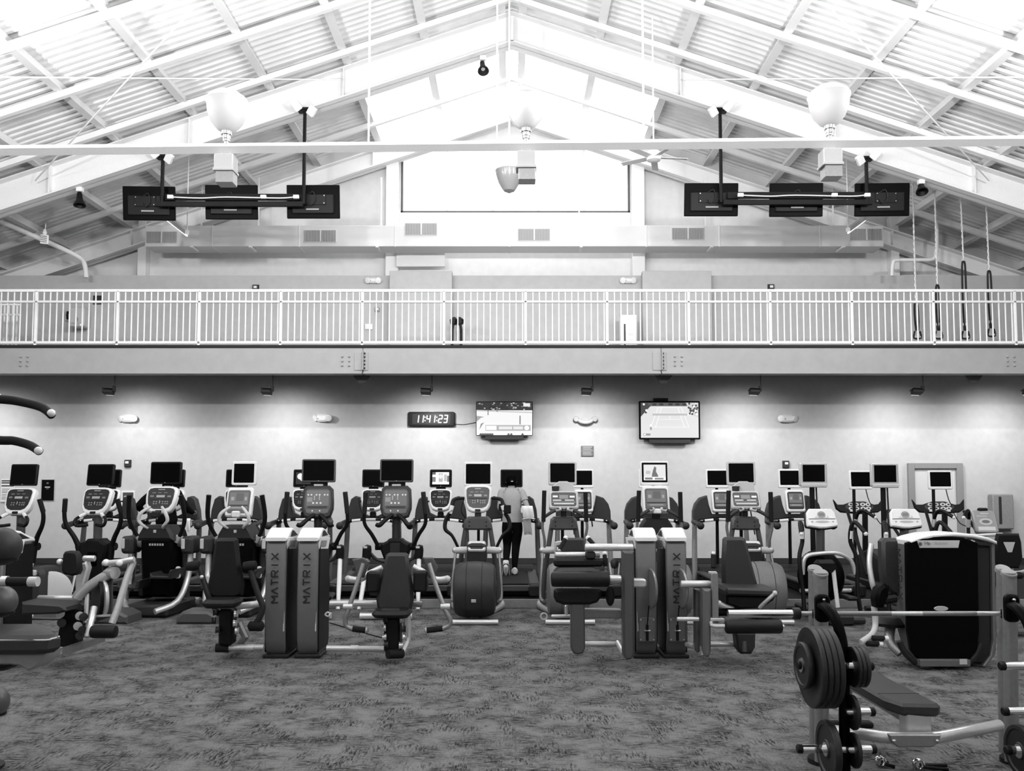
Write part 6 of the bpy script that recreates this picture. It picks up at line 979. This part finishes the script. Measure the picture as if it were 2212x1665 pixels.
def hand(J, s, wrist, d, up, curl):
    w = Vector(wrist); d = Vector(d).normalized(); up = Vector(up).normalized(); sd = d.cross(up).normalized(); sg = 1 if s == 'r' else -1
    J['palm_'+s] = (tuple(w+d*.055), (.034, .018))
    for k in range(4):
        o_ = w+d*.095+sd*((k-1.5)*.02); L = (.032, .037, .035, .027)[k]; J['f%da_%s' % (k, s)] = (tuple(o_), .0105); p1 = o_+(d*math.cos(curl)-up*math.sin(curl))*L; J['f%db_%s' % (k, s)] = (tuple(p1), .009); J['f%dc_%s' % (k, s)] = (tuple(p1+(d*math.cos(curl*2)-up*math.sin(curl*2))*L), .0075)
    J['thumb1_'+s] = (tuple(w+d*.05-sd*sg*.04), .012); J['thumb2_'+s] = (tuple(w+d*.085-sd*sg*.055-up*.015), .009)
def runner(x, Yp, lift):
    z0 = PLAT+.195+lift; X = xw(x, Yp); o = V(X, Yp, z0); J = {}
    def p(n, a, b_, c, r): J[n] = ((X+a, Yp+b_, z0+c), r)
    p('pelvis', .0, 0, .88, (.15, .115)); p('belly', -.01, .01, 1.03, (.115, .085)); p('chest', -.015, .03, 1.22, (.14, .095)); p('neck', -.02, .05, 1.40, .05); p('skull', -.02, .075, 1.52, (.072, .09)); p('crown', -.02, .085, 1.60, (.05, .06))
    p('hip_l', -.085, 0, .78, (.112, .115)); p('knee_l', -.085, .1, .45, .07); p('calf_l', -.095, -.0, .34, .066); p('ankle_l', -.105, -.2, .17, .042); p('toe_l', -.11, -.17, .03, .034)
    p('hip_r', .085, 0, .78, (.112, .115)); p('knee_r', .055, .04, .45, .072); p('calf_r', .045, -.0, .33, .068); p('ankle_r', .035, -.06, .08, .042); p('toe_r', .035, .1, .035, .036)
    p('shoulder_l', -.17, .03, 1.32, .055); p('elbow_l', -.215, -.04, 1.06, .042); p('wrist_l', -.17, .16, 1.0, .03); p('shoulder_r', .15, .03, 1.31, .055); p('elbow_r', .245, -.08, 1.08, .042); p('wrist_r', .22, .14, 1.12, .03)
    hand(J, 'l', J['wrist_l'][0], (.25, .9, .1), (0, -.1, 1), .8); hand(J, 'r', J['wrist_r'][0], (-.2, .95, .1), (0, -.1, 1), .8); return J, o
def dress(T, J, o, top_m, hair_m, sleeves, shoe_m):
    j = {k: Vector(v[0]) for k, v in J.items()}; X, Yp, z0 = o
    T.part('shirt', top_m, MB().loft([(V(X+.0, Yp, z0+.84), .172, .125), (V(X, Yp+.0, z0+.9), .165, .122), (V(X-.01, Yp+.01, z0+1.03), .142, .108), (V(X-.012, Yp+.02, z0+1.16), .163, .118), (V(X-.015, Yp+.03, z0+1.27), .185, .115), (V(X-.017, Yp+.035, z0+1.345), .165, .085), (V(X-.018, Yp+.045, z0+1.385), .09, .06), (V(X-.018, Yp+.05, z0+1.40), .06, .055)], 20))
    for s in 'lr':
        a, b_ = j['shoulder_'+s], j['elbow_'+s]; e = a.lerp(b_, sleeves) if sleeves <= 1 else b_; pts = [a+V(.05 if s == 'l' else -.05, 0, .01), a, e] if sleeves <= 1 else [a, b_, j['wrist_'+s]]; T.part('sleeve', top_m, MB().tube(pts, [.072, .066, .06] if sleeves <= 1 else [.07, .056, .042], 14, 3))
        an, to = j['ankle_'+s], j['toe_'+s]; d = (to-an); up = V(0, 0, 1); side = V(1, 0, 0); f = (to-an).normalized(); heel = an+V(0, 0, -.02)-f*.03
        if s == 'l': ring = [(an+V(0, -.02, .06), .045, .05, side, V(0, 1, .3)), (an+V(0, -.03, 0), .05, .062, side, V(0, 1, .5)), (an+V(0, .0, -.07), .054, .06, side, V(0, .8, .6)), (an+V(-.0, .03, -.15), .056, .05, side, V(0, .8, .5)), (an+V(-.0, .06, -.2), .04, .03, side, V(0, .8, .5))]
        else: ring = [(V(an.x, an.y-.075, z0+.06), .03, .045, side, up), (V(an.x, an.y-.06, z0+.062), .046, .06, side, up), (V(an.x, an.y+.02, z0+.055), .05, .055, side, up), (V(an.x, an.y+.12, z0+.045), .056, .045, side, up), (V(an.x, an.y+.19, z0+.035), .045, .032, side, up)]
        sh = T.part('shoe', shoe_m, MB().loft(ring, 14))
        T.part('sole', 'dark_plastic' if shoe_m == 'shoe' else 'black_plastic', MB().prism(rrect(.1, .25, .045), V(an.x, an.y+.06, z0+.002), (1, 0, 0), (0, 1, 0), .022, .005) if s == 'r' else MB().prism(rrect(.095, .24, .04), an+V(0, -.04, -.09), (1, 0, 0), V(0, .35, -.94), .02, .005), sh)
    sk = j['skull']; T.part('hair', hair_m, MB().loft([(sk+V(0, -.02, -.1), .05, .05), (sk+V(0, -.03, -.06), .082, .075), (sk+V(0, -.02, .0), .09, .098), (sk+V(0, -.0, .06), .084, .095), (sk+V(0, .01, .1), .055, .065), (sk+V(0, .01, .118), .01, .01)], 18)); return sk
def face(T, sk):
    T.part('nose', 'skin', MB().ball(sk+V(0, .1, -.02), .017, 10, 1.3)); T.part('mouth', 'charcoal', MB().box(sk+V(0, .088, -.065), (.045, .01, .01), .003))
    for s in (-1, 1): T.part('eye', 'print_dark', MB().ball(sk+V(s*.032, .085, .01), .012, 8)); T.part('ear', 'skin', MB().ball(sk+V(s*.074, .03, -.03), .016, 10, 1.4))
J, o = runner(1107, 13.6, 0)
def pick(c):
    z = c.z-o.z
    return 1 if (z < .93 and abs(c.x-o.x) < .19 and not (z > .9 and abs(c.x-o.x) > .15)) else 0
T = person('person', 'woman in a grey shirt and black leggings running on a treadmill, seen from behind', (0, 0, 0), J, {'mats': ['skin', 'leggings'], 'pick': pick}); sk = dress(T, J, o, 'shirt', 'hair', .55, 'shoe'); face(T, sk)
T.part('hair_bun', 'hair', MB().ball(sk+V(.01, -.115, -.03), .052, 14)); T.part('hair_tie', 'pale_plastic', MB().box(sk+V(.012, -.165, -.02), (.04, .01, .014), .004))
el, wr_ = Vector(J['elbow_l'][0]), Vector(J['wrist_l'][0]); T.part('arm_band', 'black_plastic', MB().box(el+V(.05, -.05, .02), (.11, .05, .12), .012))
J, o = runner(365, 13.55, .0)
J['elbow_l'] = (tuple(o+V(-.40, -.1, 1.12)), .045); J['shoulder_l'] = (tuple(o+V(-.2, .03, 1.34)), .06); J['wrist_l'] = (tuple(o+V(-.42, .12, 1.0)), .03); J['elbow_r'] = (tuple(o+V(.34, -.08, 1.08)), .045); J['wrist_r'] = (tuple(o+V(.36, .14, 1.0)), .03)
hand(J, 'l', J['wrist_l'][0], (.1, .95, .1), (0, -.1, 1), .8); hand(J, 'r', J['wrist_r'][0], (-.1, .95, .1), (0, -.1, 1), .8)
T = person('person', 'person in black mostly hidden behind the first tall black climber', (0, 0, 0), J, {'mats': ['skin', 'leggings'], 'pick': lambda c: 1 if c.z-o.z < .93 and abs(c.x-o.x) < .19 else 0}); sk = dress(T, J, o, 'black_cloth', 'hair', 2, 'black_plastic'); face(T, sk)
# towels over the treadmill rails
def towel(x, y, Yt, w, h1, h2, m, lab, sk=0):
    c = q(x, y, Yt); t = Thing('towel', lab, 'towel', c, 'towels on treadmill rails'); mb = MB(); n = 6
    vs = []; prof = [(-.03, -h1), (-.035, -h1*.5), (-.03, -.03), (0, .012), (.035, -.02), (.045, -h2*.5), (.05, -h2)]
    for i, (dy, dz) in enumerate(prof):
        for k in range(n+1):
            f = k/n-.5; wv = .012*math.sin(k*2.1+i); vs.append(c+V(f*w*(1+.15*(abs(i-3)/3))+sk*(-dz), dy+wv, dz-.03*abs(f)*(i == 0)))
    fs = [(i*(n+1)+k, i*(n+1)+k+1, (i+1)*(n+1)+k+1, (i+1)*(n+1)+k) for i in range(len(prof)-1) for k in range(n)]; mb.add(vs, fs)
    o = t.part('cloth', m, mb); md = o.modifiers.new('thickness', 'SOLIDIFY'); md.thickness = .012; md.offset = 0; md = o.modifiers.new('soft', 'SUBSURF'); md.levels = 1; md.render_levels = 1
    t.part('hem', m, MB().tube([vs[k] for k in range(n+1)], .009, 6)); return t
towel(1139, 1093, 13.45, .17, .19, .15, 'towel_white', 'white towel hanging beside the running woman', .12); towel(1138, 1120, 13.5, .12, .24, .14, 'towel_grey', 'grey towel hanging lower on the rail beside the running woman', .08); towel(403, 1120, 13.4, .12, .2, .12, 'towel_white', 'white towel hung beside the first tall black climber', .08)
